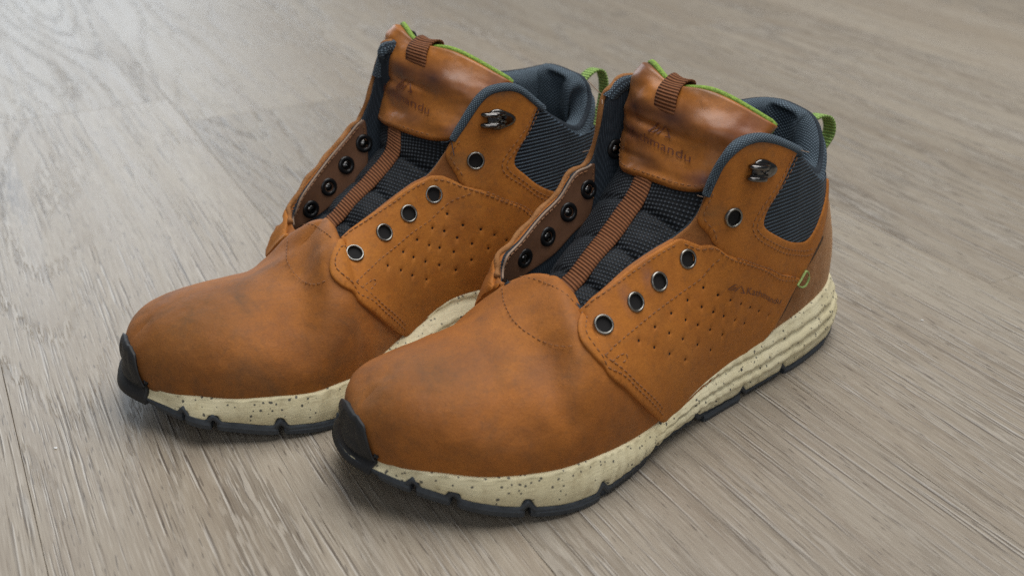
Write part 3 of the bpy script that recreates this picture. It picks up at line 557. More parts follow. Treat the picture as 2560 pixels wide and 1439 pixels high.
def stitch_line(S, line, h, length=.0024, gap=.0008, r=.00027, raw=False):
    """a row of sewn stitches, each its own little loop of thread"""
    uv = np.asarray(line, float) if raw else smooth_line(line, 2)
    if not raw: uv = resample(uv, .04)
    P = on(S, uv, h); N = S.normal(uv[:, 0], uv[:, 1])
    if raw:
        for _ in range(3): P[1:-1] = .25*P[:-2]+.5*P[1:-1]+.25*P[2:]
    l = np.r_[0, np.cumsum(np.linalg.norm(np.diff(P, axis=0), axis=1))]; out = []; s = .0005
    at = lambda A, x: np.stack([np.interp(x, l, A[:, i]) for i in range(3)], 1)
    while s+length < l[-1]:
        x = [s, s+length*.25, s+length*.75, s+length]; q = at(P, x); nn = at(N, x)
        nn /= np.linalg.norm(nn, axis=1, keepdims=True)
        q = q+nn*np.array([-.0003, .00012, .00012, -.0003])[:, None]
        out.append(tube(q, [r*.7, r, r, r*.7], 5, False, nn, .8)); s += length+gap
    return out
def ring(centre, nrm, r_out, r_in, hgt, n=28, prof=6):
    """rolled metal eyelet"""
    nrm = np.asarray(nrm, float); e1 = np.cross(nrm, [0, 0, 1.0]); e1 /= np.linalg.norm(e1); e2 = np.cross(nrm, e1)
    rm = (r_out+r_in)/2; rr = (r_out-r_in)/2
    a = np.linspace(0, 2*np.pi, n, endpoint=False)
    pr = [(r_out+.0002, -.0004), (r_out+.0001, hgt*.35)]+[(rm+rr*math.cos(x), hgt*.35+hgt*.65*math.sin(x)) for x in np.linspace(.35, math.pi-.2, prof)]+[(r_in, hgt*.2), (r_in-.0001, -.0022)]
    V = np.array([[np.asarray(centre)+(math.cos(x)*e1+math.sin(x)*e2)*p+nrm*q for p, q in pr] for x in a])
    return V.reshape(-1, 3), grid_faces(n, len(pr), True, False, True)
def disc(centre, nrm, r, n=20):
    nrm = np.asarray(nrm, float); e1 = np.cross(nrm, [0, 0, 1.0]); e1 /= np.linalg.norm(e1); e2 = np.cross(nrm, e1)
    a = np.linspace(0, 2*np.pi, n, endpoint=False)
    V = np.array([np.asarray(centre)+(math.cos(x)*e1+math.sin(x)*e2)*r for x in a]); return V, [tuple(range(n))]
def lettering(name, text, S, anchors, h, m, parent, mark=False):
    """flat lettering laid on the sheet, shaded by dark colour to look pressed in: anchors = start, end of the line and top of its first letter, in patch units"""
    a0, a1, a2 = [np.asarray(a, float) for a in anchors]
    if mark:
        V, F = mark_shape()
    else:
        cu = bpy.data.curves.new('t', 'FONT'); cu.body = text; cu.size = 1.0; cu.space_character = 1.02; cu.resolution_u = 3
        o = bpy.data.objects.new('t', cu); C.objects.link(o); bpy.context.view_layer.update()
        me = bpy.data.meshes.new_from_object(o.evaluated_get(bpy.context.evaluated_depsgraph_get()))
        V = np.array([v.co[:2] for v in me.vertices]); F = [tuple(p.vertices) for p in me.polygons]
        bpy.data.objects.remove(o); bpy.data.curves.remove(cu); bpy.data.meshes.remove(me)
        V[:, 0] -= V[:, 0].min(); V[:, 0] /= V[:, 0].max(); V[:, 1] /= .70
    b2 = bmesh.new(); vs_ = [b2.verts.new((x, y, 0)) for x, y in V]
    for f in F:
        try: b2.faces.new([vs_[i] for i in f])
        except ValueError: pass
    bmesh.ops.triangulate(b2, faces=b2.faces[:]); bmesh.ops.subdivide_edges(b2, edges=[e for e in b2.edges if e.calc_length() > .03], cuts=2); bmesh.ops.triangulate(b2, faces=b2.faces[:])
    b2.verts.index_update(); V = np.array([v.co[:2] for v in b2.verts]); F = [tuple(v.index for v in f.verts) for f in b2.faces]; b2.free()
    uv = a0+V[:, :1]*(a1-a0)+V[:, 1:2]*(a2-a0)
    P = on(S, uv, h)
    return from_np(name, P, F, m, parent, smooth=False)
def mark_shape():
    """two open mountain peaks drawn with thick strokes"""
    def stroke(pts, w):
        pts = np.array(pts, float); L = []; R = []
        for i in range(len(pts)):
            a = pts[max(i-1, 0)]; b_ = pts[min(i+1, len(pts)-1)]; d = b_-a; d /= np.linalg.norm(d); nn = np.array([-d[1], d[0]])
            L.append(pts[i]+nn*w); R.append(pts[i]-nn*w)
        return np.array(L+R), [(i, i+1, len(pts)+i+1, len(pts)+i) for i in range(len(pts)-1)]
    return join2([stroke([(0, 0), (.30, .95), (.42, .95)], .045), stroke([(0, .02), (.22, .02), (.40, .60)], .045), stroke([(.42, .02), (.66, .95), (1.0, .02)], .05), stroke([(.78, .02), (1.0, .02)], .045)])
def join2(parts):
    V = []; F = []; b_ = 0
    for v, f in parts:
        V.append(v); F += [tuple(i+b_ for i in q) for q in f]; b_ += len(v)
    return np.concatenate(V), F

# ---------------------------------------------------------------- floor
GR = math.radians(27.5)            # the boards run 27.5 degrees left of the camera's heading
gx = Vector((-math.sin(GR), math.cos(GR), 0)); ex = Vector((math.cos(GR), math.sin(GR), 0))
floor_me = bpy.data.meshes.new('floor'); bm = bmesh.new()
bmesh.ops.create_grid(bm, x_segments=1, y_segments=1, size=4.0); bmesh.ops.translate(bm, verts=bm.verts, vec=(0, 2.0, -.0022)); bm.to_mesh(floor_me); bm.free()
floor = link('floor', floor_me, M['subfloor'], smooth=False); floor['kind'] = 'structure'
PL, PW = 1.22, .1827
def plank_mesh():
    bm = bmesh.new(); bmesh.ops.create_cube(bm, size=1.0)
    bmesh.ops.scale(bm, vec=(PL-.00015, PW-.00015, .006), verts=bm.verts); bmesh.ops.translate(bm, vec=(0, 0, -.003), verts=bm.verts)
    ed = [e for e in bm.edges if all(v.co.z > -.001 for v in e.verts)]
    bmesh.ops.bevel(bm, geom=ed, offset=.0003, segments=2, affect='EDGES', profile=.6)
    me = bpy.data.meshes.new('plank'); bm.to_mesh(me); bm.free(); me.materials.append(M['wood']); return me
pm = plank_mesh(); rnd = random.Random(11)
joints = {-1: .62, 0: -.20, 1: .95, 2: .55, 3: .413, 4: 1.02, 5: .15, 6: .7}
for r in range(-7, 13):
    e0 = -.003+r*PW; j = joints.get(r, rnd.uniform(0, PL))
    for k in range(-2, 4):
        g0 = j+k*PL; cx = ex*(e0+PW/2)+gx*(g0+PL/2)
        if g0 > 3.6 or g0+PL < -.9: continue
        o = bpy.data.objects.new('plank', pm); C.objects.link(o); o.parent = floor
        o.location = cx; o.rotation_euler = (0, 0, GR+math.pi/2 if True else 0)
        if rnd.random() < .5: o.rotation_euler[2] += math.pi

# ---------------------------------------------------------------- boots
def box_uv(P):
    return np.stack([P[:, 0], P[:, 2]], 1)
def boot(key, label, mats):
    d = D[key]; S = Last(d['F'], d['T'], d['full']); P = D['panels']
    q = d['q']; root = bpy.data.objects.new('hiking_boot', None); C.objects.link(root)
    root.location = (q[0], q[1], 0); root.rotation_euler = (0, 0, q[2]+math.pi)
    root['label'] = label; root['category'] = 'boot'; root['group'] = 'pair of hiking boots'
    seed = .0 if key == 'near' else 3.7
    mir = lambda poly: [(48-u, v) for u, v in poly][::-1]
    F, T = np.array(d['F']), np.array(d['T'])

    # --- vamp: the toe leather, one sheet over the forefoot
    us = np.concatenate([np.linspace(11.2, 17, 46), np.linspace(17.1, 31, 150), np.linspace(31.1, 36.8, 40)]); vs = np.r_[-.05, np.linspace(0, 1, 52)]
    U, V = np.meshgrid(us, vs, indexing='ij'); u1, v1 = U.ravel(), V.ravel()
    p = S(u1, v1); n = S.normal(u1, v1)
    ridge_n = np.where((v1 > .93)[:, None], np.array([0, 0, 1.0]), 0)
    wgt = np.clip((v1-.9)/.1, 0, 1)[:, None]*((u1 > 18) & (u1 < 30))[:, None]
    tang = S(np.clip(u1, 18.2, 29.8)+.3, np.ones_like(u1))-S(np.clip(u1, 18.2, 29.8)-.3, np.ones_like(u1))
    up = np.stack([-tang[:, 2], 0*u1, tang[:, 0]], 1); up *= np.sign(up[:, 2:3]); up /= np.linalg.norm(up, axis=1, keepdims=True)+1e-9
    n = n*(1-wgt)+up*wgt; n /= np.linalg.norm(n, axis=1, keepdims=True)+1e-9
    h = np.full(len(p), .0012)
    def dent(c, sz, a):
        return a*np.exp(-(((p-np.array(c))/np.array(sz))**2).sum(1))
    for c, sz, a in mats['dents']: h = h+dent(c, sz, a)
    h = h+.0006*fbm(p, 55, seed+.3, 3)*np.clip(v1*6, 0, 1)
    pv = p+n*h[:, None]
    nu, nv = len(us), len(vs)
    Fc = grid_faces(nu, nv, False, False, True)
    # turned edge at the throat
    ia = [i for i in range(nu) if us[i] < 18.01 or us[i] > 29.99]
    low = {}; ex_ = []
    for i in range(nu):
        low[i] = len(pv)+len(ex_); ex_.append(pv[i*nv+nv-1]-n[i*nv+nv-1]*.0024)
    for i in range(nu-1):
        if us[i+1] <= 18.05 or us[i] >= 29.95:
            Fc.append((i*nv+nv-1, low[i], low[i+1], (i+1)*nv+nv-1))
    pv = np.concatenate([pv, np.array(ex_)])
    vo = from_np('vamp', pv, Fc, mats['vamp'], root)
    bm = bmesh.new(); bm.from_mesh(vo.data); bmesh.ops.remove_doubles(bm, verts=bm.verts, dist=.00025); bmesh.ops.recalc_face_normals(bm, faces=bm.faces); bm.to_mesh(vo.data); bm.free()
    SH = lambda line: stitch_line(S, line, .0015, .0022, .0010, .00021, True)
    vsx = SH(P['stitch']['vamp'])+SH(P['stitch']['throat'])
    so = from_np('stitching', *join(vsx), M['thread'], vo, 'stuff')

    # --- inner lining shell (navy), seen inside the mouth and behind the eyestays
    us = np.linspace(0, 48, 289)[:-1]; vs = np.linspace(.02, .995, 26); U, V = np.meshgrid(us, vs, indexing='ij')
    p = S(U.ravel(), V.ravel()); n = S.normal(U.ravel(), V.ravel())
    p = p.reshape(288, 26, 3); n = n.reshape(288, 26, 3); inn = p-n*.0026; out = p-n*.0002
    sel = [i for i in range(288) if not (17.6 < us[i] < 30.4)]
    # starts beyond the throat on the hidden side and ends before it on the visible side
    order = [i for i in sel if us[i] >= 30.4]+[i for i in sel if us[i] <= 17.6]
    prof = np.concatenate([out[order], inn[order][:, ::-1]], 1)
    uvl = np.stack([np.broadcast_to(np.cumsum(np.r_[0, np.linalg.norm(np.diff(p[order][:, 12], axis=0), axis=1)])[:, None], prof.shape[:2]), np.broadcast_to(np.r_[vs*.11, vs[::-1]*.11][None], prof.shape[:2])], -1)
    from_np('lining', prof, grid_faces(len(order), 52, False, True, True), M['lining'], root, None, uvl)

    # --- navy mesh around the ankle
    for side in (0, 1):
        poly = [(1.6, .60), (1.85, .78), (2.6, .90), (3.6, .97), (4.6, .985), (5.4, .985), (6.6, .80), (6.9, .62), (6.2, .48), (4.5, .45), (3.2, .45), (2.4, .50)]
        if side: poly = mir(poly)
        puff = lambda PP, uv: .0012*np.exp(-(((uv[:, 0]-(4.2 if uv[:, 0].mean() < 24 else 43.8))/2.2)**2))
        def wm(PP): return np.stack([PP[:, 0]+.35*PP[:, 1], PP[:, 2]-.10*PP[:, 0]], 1)
        panel('ankle_mesh', S, poly, .0009, -.0004, M['mesh'], root, disp=puff, uvm=wm)
    # --- suede piece under the eyestays
    for side in (0, 1):
        po = [(9.15, 1.0), (9.9, 1.0), (10.6, 1.0), (11.7, 1.0), (11.9, .90), (11.3, .80), (10.2, .66), (8.9, .50), (8.2, .56), (8.5, .82)]; po = mir(po) if side else po
        panel('suede_underlay', S, po, .0010, -.0004, M['suede'], root)
    # --- suede heel counter wraps round the back
    cf = P['counter']; vis = cf[::-1]      # from feather up to the top
    poly = [(u, v) for u, v in vis]+[(.8, .70), (0, .73), (-.8, .70)]+[(-u, v) for u, v in cf]+[(u, -.012) for u in np.linspace(-cf[-1][0], cf[-1][0], 24)[1:-1]]
    ho = panel('heel_counter', S, poly, .0013, -.0003, M['suede'], root, disp=lambda PP, uv: .0002*fbm(PP, 160, seed))
    fuzz = smooth_line(P['seam'], 2); fp = on(S, fuzz, .0013)
    from_np('seam', *tube(fp, .0009, 7, False, S.normal(fuzz[:, 0], fuzz[:, 1]), .5), M['seam_grime'], ho)

    # --- quarter with its eyelet row and breathing holes
    ey = d['eyelets']; ER = .0039
    for side in (0, 1):
        po = P['quarter']; hs = [(u, v, ER) for u, v in ey[:4]]+[(u, v, .00070) for u, v in P['perf']]
        if side: po = mir(po); hs = [(48-u, v, r) for u, v, r in hs]
        wob = lambda PP, uv: .00030*fbm(PP, 70, seed+1)
        qo = panel('quarter', S, po, .0030, .0006, mats['orange'], root, hs, disp=wob, edge=.0009, step=.0024)
        for (pu, pv) in P['perf']:
            pu = 48-pu if side else pu
            pv_, pf_ = disc(on(S, [(pu, pv)], .0025)[0], S.normal(np.array([pu]), np.array([pv]))[0], .00078, 8)
            from_np('perforation_shade', pv_, pf_, M['hole_shade'], qo)  # black disc painting the darkness inside each punched opening
        lines = ['quarter_edge', 'quarter_front', 'quarter_front2', 'quarter_diag', 'quarter_top', 'quarter_top2', 'bar']
        if not side:
            st = []
            for nm in lines: st += stitch_line(S, P['stitch'][nm], .0031)
            from_np('stitching', *join(st), M['thread'], qo, 'stuff')
    # --- ankle panel
    for side in (0, 1):
        po = P['ankle']; hs = [(ey[4][0], ey[4][1], ER)]
        if side: po = mir(po); hs = [(48-u, v, r) for u, v, r in hs]
        ao = panel('ankle_panel', S, po, .0024, .0002, mats['orange'], root, hs, disp=lambda PP, uv: .00025*fbm(PP, 80, seed+2), edge=.0012)
        if not side:
            st = []
            for nm in ('ankle1', 'ankle2', 'ankle_front'): st += stitch_line(S, P['stitch'][nm], .0025)
            from_np('stitching', *join(st), M['thread'], ao, 'stuff')
    # --- green corner tack
    tp = on(S, smooth_line(P['tag'], 1), .0034)
    from_np('bar_tack', *tube(tp, .00065, 7, False, None, .6), M['tag'], root)

    # --- eyelets: a row on the visible eyestay and their backs on the inside of the other one
    for i, (u, v) in enumerate(ey):
        hgt = .0030 if i < 4 else .0024
        c = on(S, [(u, v)], hgt)[0]; n = S.normal(np.array([u]), np.array([v]))[0]
        eo = from_np('eyelet', *ring(c, n, .0047, .0036, .0009), M['steel'], root)
        vv, ff = disc(on(S, [(u, v)], .0023 if i < 4 else .0012)[0], n, .0038)
        from_np('eyelet_shade_disc', vv, ff, M['hole_shade'], eo)  # black disc in place of the shade inside the ring
    for (u, v) in d['inner']:
        c = on(S, [(u, v)], -.0034)[0]; n = -S.normal(np.array([u]), np.array([v]))[0]
        eo = from_np('inner_eyelet', *ring(c, n, .0050, .0026, .0012), M['black_metal'], root)
        e1 = np.cross(n, [0, 0, 1.0]); e1 /= np.linalg.norm(e1); e2 = np.cross(n, e1)
        k = 16; a = np.linspace(0, 2*np.pi, k, endpoint=False)
        dome = [(.0027, -.0008), (.0024, .0003), (.0015, .0009), (.0004, .0010)]
        V = np.array([[c+(math.cos(x)*e1+math.sin(x)*e2)*r_+n*z_ for r_, z_ in dome] for x in a])
        from_np('rivet', V, grid_faces(k, 4, True, False, True)+[tuple(i*4+3 for i in range(k))], M['gunmetal'], eo)
    # --- speed hook: plate with two bent prongs
    hu, hv = d['hook']; c = on(S, [(hu, hv)], .0024)[0]; n = S.normal(np.array([hu]), np.array([hv]))[0]; c = c-np.array([.0012, 0, 0])
    su, sv = S.jac(np.array([hu]), np.array([hv]))
    fwd = np.array([1.0, 0, .18]); fwd -= fwd@n*n; fwd /= np.linalg.norm(fwd); upv = np.cross(n, fwd); upv *= np.sign(upv[2])
    a = np.linspace(0, 2*np.pi, 24, endpoint=False)
    rr = lambda x: .0062+.0007*math.cos(3*(x-math.pi))
    pr = [(1.0, -.0003), (1.02, .0007), (.92, .0014), (.55, .0020), (.25, .0022)]
    V = np.array([[c+(math.cos(x)*fwd*1.30+math.sin(x)*upv*.84)*rr(x)*p_+n*z_ for p_, z_ in pr] for x in a])
    hk = from_np('lace_hook', V, grid_faces(24, 5, True, False, True)+[tuple(i*5+4 for i in range(24))], M['gunmetal'], root)
    for s_ in (-1, 1):
        t_ = np.linspace(0, math.pi*1.12, 12)
        path = [c+upv*s_*.0027-fwd*.002+n*.0014, c+upv*s_*.0027+fwd*.0022+n*.0016]
        path += [c+upv*s_*.0027+fwd*(.0060+.0058*math.sin(x))+n*(.0014+.0026*(1-math.cos(x))) for x in t_]
        from_np('prong', *tube(np.array(path), .00120, 9, False, np.broadcast_to(upv, (len(path), 3)), 1.0), M['gunmetal'], hk)

    # --- hidden-side eyestay seen from inside: brown lining with stitched rim
    k1 = 32.0
    po = [(u, .998) for u in np.linspace(31.9, 37.9, 24)]+[(38.1, .93), (38.05, .80), (37.9, .70)]+[(u, .60-.05*math.sin((u-32)/6*3.1)) for u in np.linspace(37.6, 32.2, 16)]+[(31.9, .75)]
    lo = panel('eyestay_lining', S, po, -.0036, -.0022, M['lining_leather'], root, disp=lambda PP, uv: .0004*fbm(PP, 90, seed))
    st = stitch_line(S, [(u, .972) for u in np.linspace(32.2, 37.7, 14)], -.0039, .0022, .0010, .0003)+stitch_line(S, [(37.85, v) for v in np.linspace(.96, .70, 6)], -.0039, .0022, .0010, .0003)
    from_np('stitching', *join(st), M['thread'], lo, 'stuff')
    pe = np.linspace(31.9, 37.8, 50); from_np('lining_edge', *tube(on(S, np.stack([pe, np.full(50, .998)], 1), -.0030), .0006, 6), M['pale_edge'], lo)
    # raw suede rim along the hidden eyestay and flap
    uu = np.linspace(31.7, 41.2, 60); rim = on(S, np.stack([uu, np.full(60, .995)], 1), .0010+.0006*np.sin(uu*5.0))
    from_np('raw_edge', *tube(rim, .0015+.0002*np.sin(uu*7), 8, False, S.normal(uu, np.full(60, .995)), 1.0), M['edge'], root)

    # --- padded collar: rolls over the top line from flap to flap and lines the heel
    uu = np.concatenate([np.linspace(42.6, 48, 50)[:-1], np.linspace(0, 5.4, 50)])
    Tt = cr(T, uu); nn = S.normal(uu, np.full(len(uu), .93)); nh = nn*[1, 1, 0]; nh /= np.linalg.norm(nh, axis=1, keepdims=True)
    sfrac = np.r_[np.linspace(-1, 0, 50)[:-1], np.linspace(0, 1, 50)]
    th = .0075-.0030*np.abs(sfrac)**3
    o9 = on(S, np.stack([uu % 48, np.full(len(uu), .86)], 1), .0011)
    prof = [o9, on(S, np.stack([uu % 48, np.full(len(uu), .93)], 1), .0016)]
    for a_ in np.linspace(.05, math.pi*1.02, 10):
        prof.append(Tt-nh*(th*(1-np.cos(a_)))[:, None]+np.array([0, 0, 1.0])*(-.0070+th*1.05*np.sin(a_))[:, None]+nh*.0012)
    for dz, di in ((.010, 1.0), (.017, .9), (.026, .55), (.038, .35), (.055, .3)):
        prof.append(Tt-nh*(th*2*(.55+.5*di)-.001)[:, None]-np.array([0, 0, dz+.0070]))
    prof = np.stack(prof, 1)
    crease = np.exp(-(sfrac/.10)**2)
    prof[:, 9:, :] += (nh*.0055)[:, None]*crease[:, None, None]
    ln = np.cumsum(np.r_[0, np.linalg.norm(np.diff(Tt, axis=0), axis=1)])
    lv = np.cumsum(np.r_[0, np.linalg.norm(np.diff(prof[50], axis=0), axis=1)])
    uvc = np.stack(np.meshgrid(ln, lv, indexing='ij'), -1)
    co = from_np('collar', prof, grid_faces(len(uu), prof.shape[1], False, False, True), M['collar'], root, None, uvc)

    # --- fabric binding over the two ankle flaps
    for side in (0, 1):
        uu = np.linspace(4.75, 8.6 if side else 9.45, 60); vv = np.full(60, .985)
        if side: uu = 48-uu
        base = on(S, np.stack([uu, vv], 1), 0.0); nn = S.normal(uu, vv)
        tg = np.gradient(base, axis=0); tg /= np.linalg.norm(tg, axis=1, keepdims=True); ou = np.cross(tg, nn); ou *= np.sign((ou*(base-base.mean(0))).sum(1).mean())
        V = []
        for c_, s_ in [(-.0020, .0027), (-.0013, .0031), (.0004, .0030), (.0016, .0018), (.0019, 0), (.0014, -.0018), (-.0005, -.0030), (-.0045, -.0030)]:
            V.append(base+ou*c_+nn*s_)
        V = np.stack(V, 1); ln = np.cumsum(np.r_[0, np.linalg.norm(np.diff(base, axis=0), axis=1)])
        uvb = np.stack(np.meshgrid(ln, np.linspace(0, .016, 8), indexing='ij'), -1)
        from_np('flap_binding', V, grid_faces(60, 8, False, True, side == 0), M['collar'], root, None, uvb)

    # --- tongue
    TG = Tongue(d['tongue'])
    a = np.linspace(-1, 1, 61); t = np.linspace(0, 1, 121); A, B = np.meshgrid(a, t, indexing='ij'); Af, Bf = A.ravel(), B.ravel()
    p = TG(Af, Bf); n = TG.normal(Af, Bf)
    def quilt_h(tq):
        seams = np.array([.14, .30, .46]); dq = np.abs(np.asarray(tq)[..., None]-seams).min(-1)
        return -.0015*np.exp(-(dq/.010)**2)-.0007*np.exp(-(dq/.035)**2)
    quilt = quilt_h(Bf)*np.clip(1.1-np.abs(Af)**4, 0, 1)
    front = p+n*(quilt+.0008*fbm(p, 60, seed+5))[:, None]; back = p-n*.009
    front = front.reshape(61, 121, 3); back = back.reshape(61, 121, 3)
    Vt = np.concatenate([front, back[::-1]], 0)
    uvt = np.stack([np.concatenate([A*.035, A[::-1]*.035], 0), np.concatenate([B*.125, B[::-1]*.125], 0)], -1)
    tn = from_np('tongue', Vt, grid_faces(122, 121, True, False, False), M['tongue_fabric'], root, None, uvt)
    # leather label on the upper tongue
    b0 = lambda x: .553+.015*x+.125*np.abs(x)**5+.015*x*x
    a = np.linspace(-1, 1, 71); w = np.linspace(0, 1, 61); A, W = np.meshgrid(a, w, indexing='ij'); Af, Wf = A.ravel(), W.ravel()
    Bf = b0(Af)+(1-b0(Af))*Wf
    p = TG(Af*1.015, Bf); n = TG.normal(Af, Bf)
    def label_h(Af, Wf, Bf, p):
        eb = np.minimum(np.minimum(Wf, 1-Wf)*.055, (1-np.abs(Af))*.036); pr_ = np.sqrt(np.clip(eb/.0016, 0, 1))
        def dn(cs, ct, ss, st_, amp): return amp*np.exp(-((Af-cs)/ss)**2-((Bf-ct)/st_)**2)
        h_ = .0004+.0022*pr_
        common = dn(.55, .83, .32, .06, .0042)+dn(-.85, .93, .22, .06, .0030)+dn(-.45, .84, .35, .035, .0014)+dn(-.45, .985, .2, .05, -.0020)
        if key == 'near':
            own = dn(-.25, .765, .50, .015, -.0017)+dn(-.75, .70, .36, .013, -.0012)+dn(-.55, .625, .45, .013, -.0008)+dn(.25, .72, .20, .07, -.0016)+dn(-.9, .78, .2, .03, .0012)+dn(.1, .60, .5, .02, -.0007)
        else:
            own = dn(-.05, .775, .40, .014, -.0015)+dn(-.60, .745, .40, .016, -.0016)+dn(-.15, .635, .20, .028, -.0017)+dn(.30, .74, .16, .10, -.0020)+dn(-.85, .66, .25, .02, -.0010)+dn(.55, .66, .25, .05, .0016)
        h_ = h_+pr_*(common+own)
        return h_+pr_*.0007*fbm(p, 75, seed+9)
    hh = label_h(Af, Wf, Bf, p)
    V = (p+n*hh[:, None]).reshape(71, 61, 3); bk = (p-n*.0008).reshape(71, 61, 3)
    Fl = grid_faces(71, 61, False, False, False); nb = 71*61
    rimi = [(i, 0) for i in range(71)]+[(70, j) for j in range(1, 61)]+[(i, 60) for i in range(69, -1, -1)]+[(0, j) for j in range(59, 0, -1)]
    ex2 = [bk[i, j] for i, j in rimi]; kk = len(rimi)
    for q_ in range(kk):
        i0, j0 = rimi[q_]; i1, j1 = rimi[(q_+1) % kk]; Fl.append((i0*61+j0, nb+q_, nb+(q_+1) % kk, i1*61+j1))
    lb = from_np('tongue_label', np.concatenate([V.reshape(-1, 3), np.array(ex2)]), Fl, M['label'], root)
    xs = np.linspace(-.93, .93, 60); st = stitch_line(TG, np.stack([xs, b0(xs)+.022+.02*np.abs(xs)**8], 1), .0026, .0022, .0010, .00022)
    from_np('stitching', *join(st), M['thread'], lb, 'stuff')
    class Sheet:            # the creased face of the label
        def __call__(s, u_, v_):
            u_ = np.asarray(u_, float); v_ = np.asarray(v_, float); a_ = u_/1.015
            w_ = np.clip((v_-b0(a_))/(1-b0(a_)), 0, 1); P_ = TG(u_, v_)
            return P_+TG.normal(u_, v_)*label_h(a_, w_, v_, P_)[..., None]
        def normal(s, u_, v_): return TG.normal(u_, v_)
    SHT = Sheet()
    lettering('lettering', 'Kathmandu', SHT, d['text_t'], .0009, M['deboss_shade'], lb)
    lettering('mountain_mark', '', SHT, d['mark_t'], .0007, M['deboss_shade'], lb, True)
    if 'text_q' in d:
        lettering('lettering', 'Kathmandu', S, d['text_q'], .00345, M['deboss_shade'], root)
        lettering('mountain_mark', '', S, d['mark_q'], .00345, M['deboss_shade'], root, True)
    # green piping round the tongue's top edge
    xs = np.linspace(-1.0, 1.0, 60); pp = TG(xs, np.ones(60))-TG.normal(xs, np.ones(60))*.0018+np.array([0, 0, .0012])
    sl_ = TG(np.full(14, -1.0), np.linspace(.82, 1, 14)[:-1].tolist()+[.995])-TG.normal(np.full(14, -1.0), np.linspace(.82, .99, 14))*.002
    sr_ = TG(np.full(14, 1.0), np.linspace(.995, .82, 14))-TG.normal(np.full(14, 1.0), np.linspace(.99, .82, 14))*.002
    from_np('green_piping', *tube(np.concatenate([sl_[:-1], pp, sr_[1:]]), .0016, 9), M['piping'], tn)
    # lace strap down the tongue
    sl, sr = [smooth_line(x, 2) for x in D['strap']]
    off = d.get('strap_off', (0, 0))
    k = 60; L = resample(sl, 1e9) if False else None
    def rs(x):
        z = np.linspace(0, len(x)-1, k); return np.stack([np.interp(z, np.arange(len(x)), x[:, i]) for i in range(2)], 1)
    sl, sr = rs(sl), rs(sr); quil = lambda uv: .20*quilt_h(uv[:, 1])
    rows_ = []
    ee = np.linspace(0, 1, 7)
    for e_ in ee:
        uvx = sl*(1-e_)+sr*e_; rows_.append(on(TG, uvx, quil(uvx)+.0012-(.0007 if e_ in (0., 1.) else 0)))
    low_ = [on(TG, sl*(1-e_)+sr*e_, quil(sl*(1-e_)+sr*e_)-.0006) for e_ in (1., 0.)]
    Vs = np.stack(rows_+low_, 1); ln = np.cumsum(np.r_[0, np.linalg.norm(np.diff(Vs[:, 3], axis=0), axis=1)])
    uvs_ = np.stack(np.meshgrid(ln, np.r_[ee*.009, .009, 0], indexing='ij')[::-1], -1)
    sto = from_np('lace_strap', Vs, grid_faces(k, 9, False, True, False), M['strap'], root, None, uvs_)
    st = []
    for e_ in (.12, .88):
        st += stitch_line(TG, sl*(1-e_)+sr*e_, quil(sl*(1-e_)+sr*e_).mean()+.0024, .0022, .0010, .0003)
    # pull loop at the top of the tongue
    (l0, t0), (l1, _) = d['loop']
    tt = np.linspace(t0-.02, 1.0, 22); path = []
    for tq in tt:
        path.append((tq, .0030+.0018*math.sin(math.pi*min(1, (tq-t0+.02)/(1.02-t0)))))
    rows_ = []
    for e_ in np.linspace(0, 1, 5):
        s_ = l0*(1-e_)+l1*e_; col = [on(TG, [(s_-.13*(tq-t0)/(1-t0), tq)], hq)[0] for tq, hq in path]; s_ -= .13
        e0 = col[-1]; nn = TG.normal(np.array([s_]), np.array([1.0]))[0]; dv = TG(np.array([s_]), np.array([1.0]))[0]-TG(np.array([s_]), np.array([.97]))[0]; dv /= np.linalg.norm(dv)
        for x in np.linspace(.3, math.pi*1.1, 10):
            col.append(e0-nn*.0048*(1-math.cos(x))+dv*.0062*math.sin(x))
        rows_.append(np.array(col))
    top_ = np.stack(rows_, 1); thk = np.stack([r_ for r_ in rows_], 1).copy()
    ctr = top_.mean(1, keepdims=True)
    nrm_ = np.cross(np.gradient(top_[:, 2], axis=0), top_[:, 4]-top_[:, 0]); nrm_ /= np.linalg.norm(nrm_, axis=1, keepdims=True)
    nrm_ *= np.sign((nrm_[5]*TG.normal(np.array([l0]), np.array([.9]))[0]).sum())
    V = np.concatenate([top_, (top_-nrm_[:, None]*.0011)[:, ::-1]], 1); kk = V.shape[0]
    ln = np.cumsum(np.r_[0, np.linalg.norm(np.diff(top_[:, 2], axis=0), axis=1)])
    uvp = np.stack(np.meshgrid(ln, np.r_[np.linspace(0, .009, 5), np.linspace(.009, 0, 5)], indexing='ij')[::-1], -1)
    from_np('pull_loop', V, grid_faces(kk, 10, False, True, True)+[tuple(range(10)), tuple((kk-1)*10+j for j in range(10))[::-1]], M['strap'], root, None, uvp)

    # --- green heel loop
    hb = on(S, [(0.0, .74), (0.0, .93)], .002); hb[:, 1] = 0
    pth = np.array(mats['heel_loop'](hb)); pth = cr_open(pth, np.linspace(0, len(pth)-1, 48))
    wv = np.array(mats['heel_width']); wv = wv/np.linalg.norm(wv)
    tg = np.gradient(pth, axis=0); tg /= np.linalg.norm(tg, axis=1, keepdims=True); nn = np.cross(tg, wv); nn /= np.linalg.norm(nn, axis=1, keepdims=True)
    es = np.linspace(-1, 1, 5)*.0038
    V = np.concatenate([np.stack([pth+wv*e_+nn*.0006 for e_ in es], 1), np.stack([pth+wv*e_-nn*.0006 for e_ in es[::-1]], 1)], 1)
    ln = np.cumsum(np.r_[0, np.linalg.norm(np.diff(pth, axis=0), axis=1)])
    uvp = np.stack(np.meshgrid(ln, np.r_[es, es[::-1]], indexing='ij')[::-1], -1)
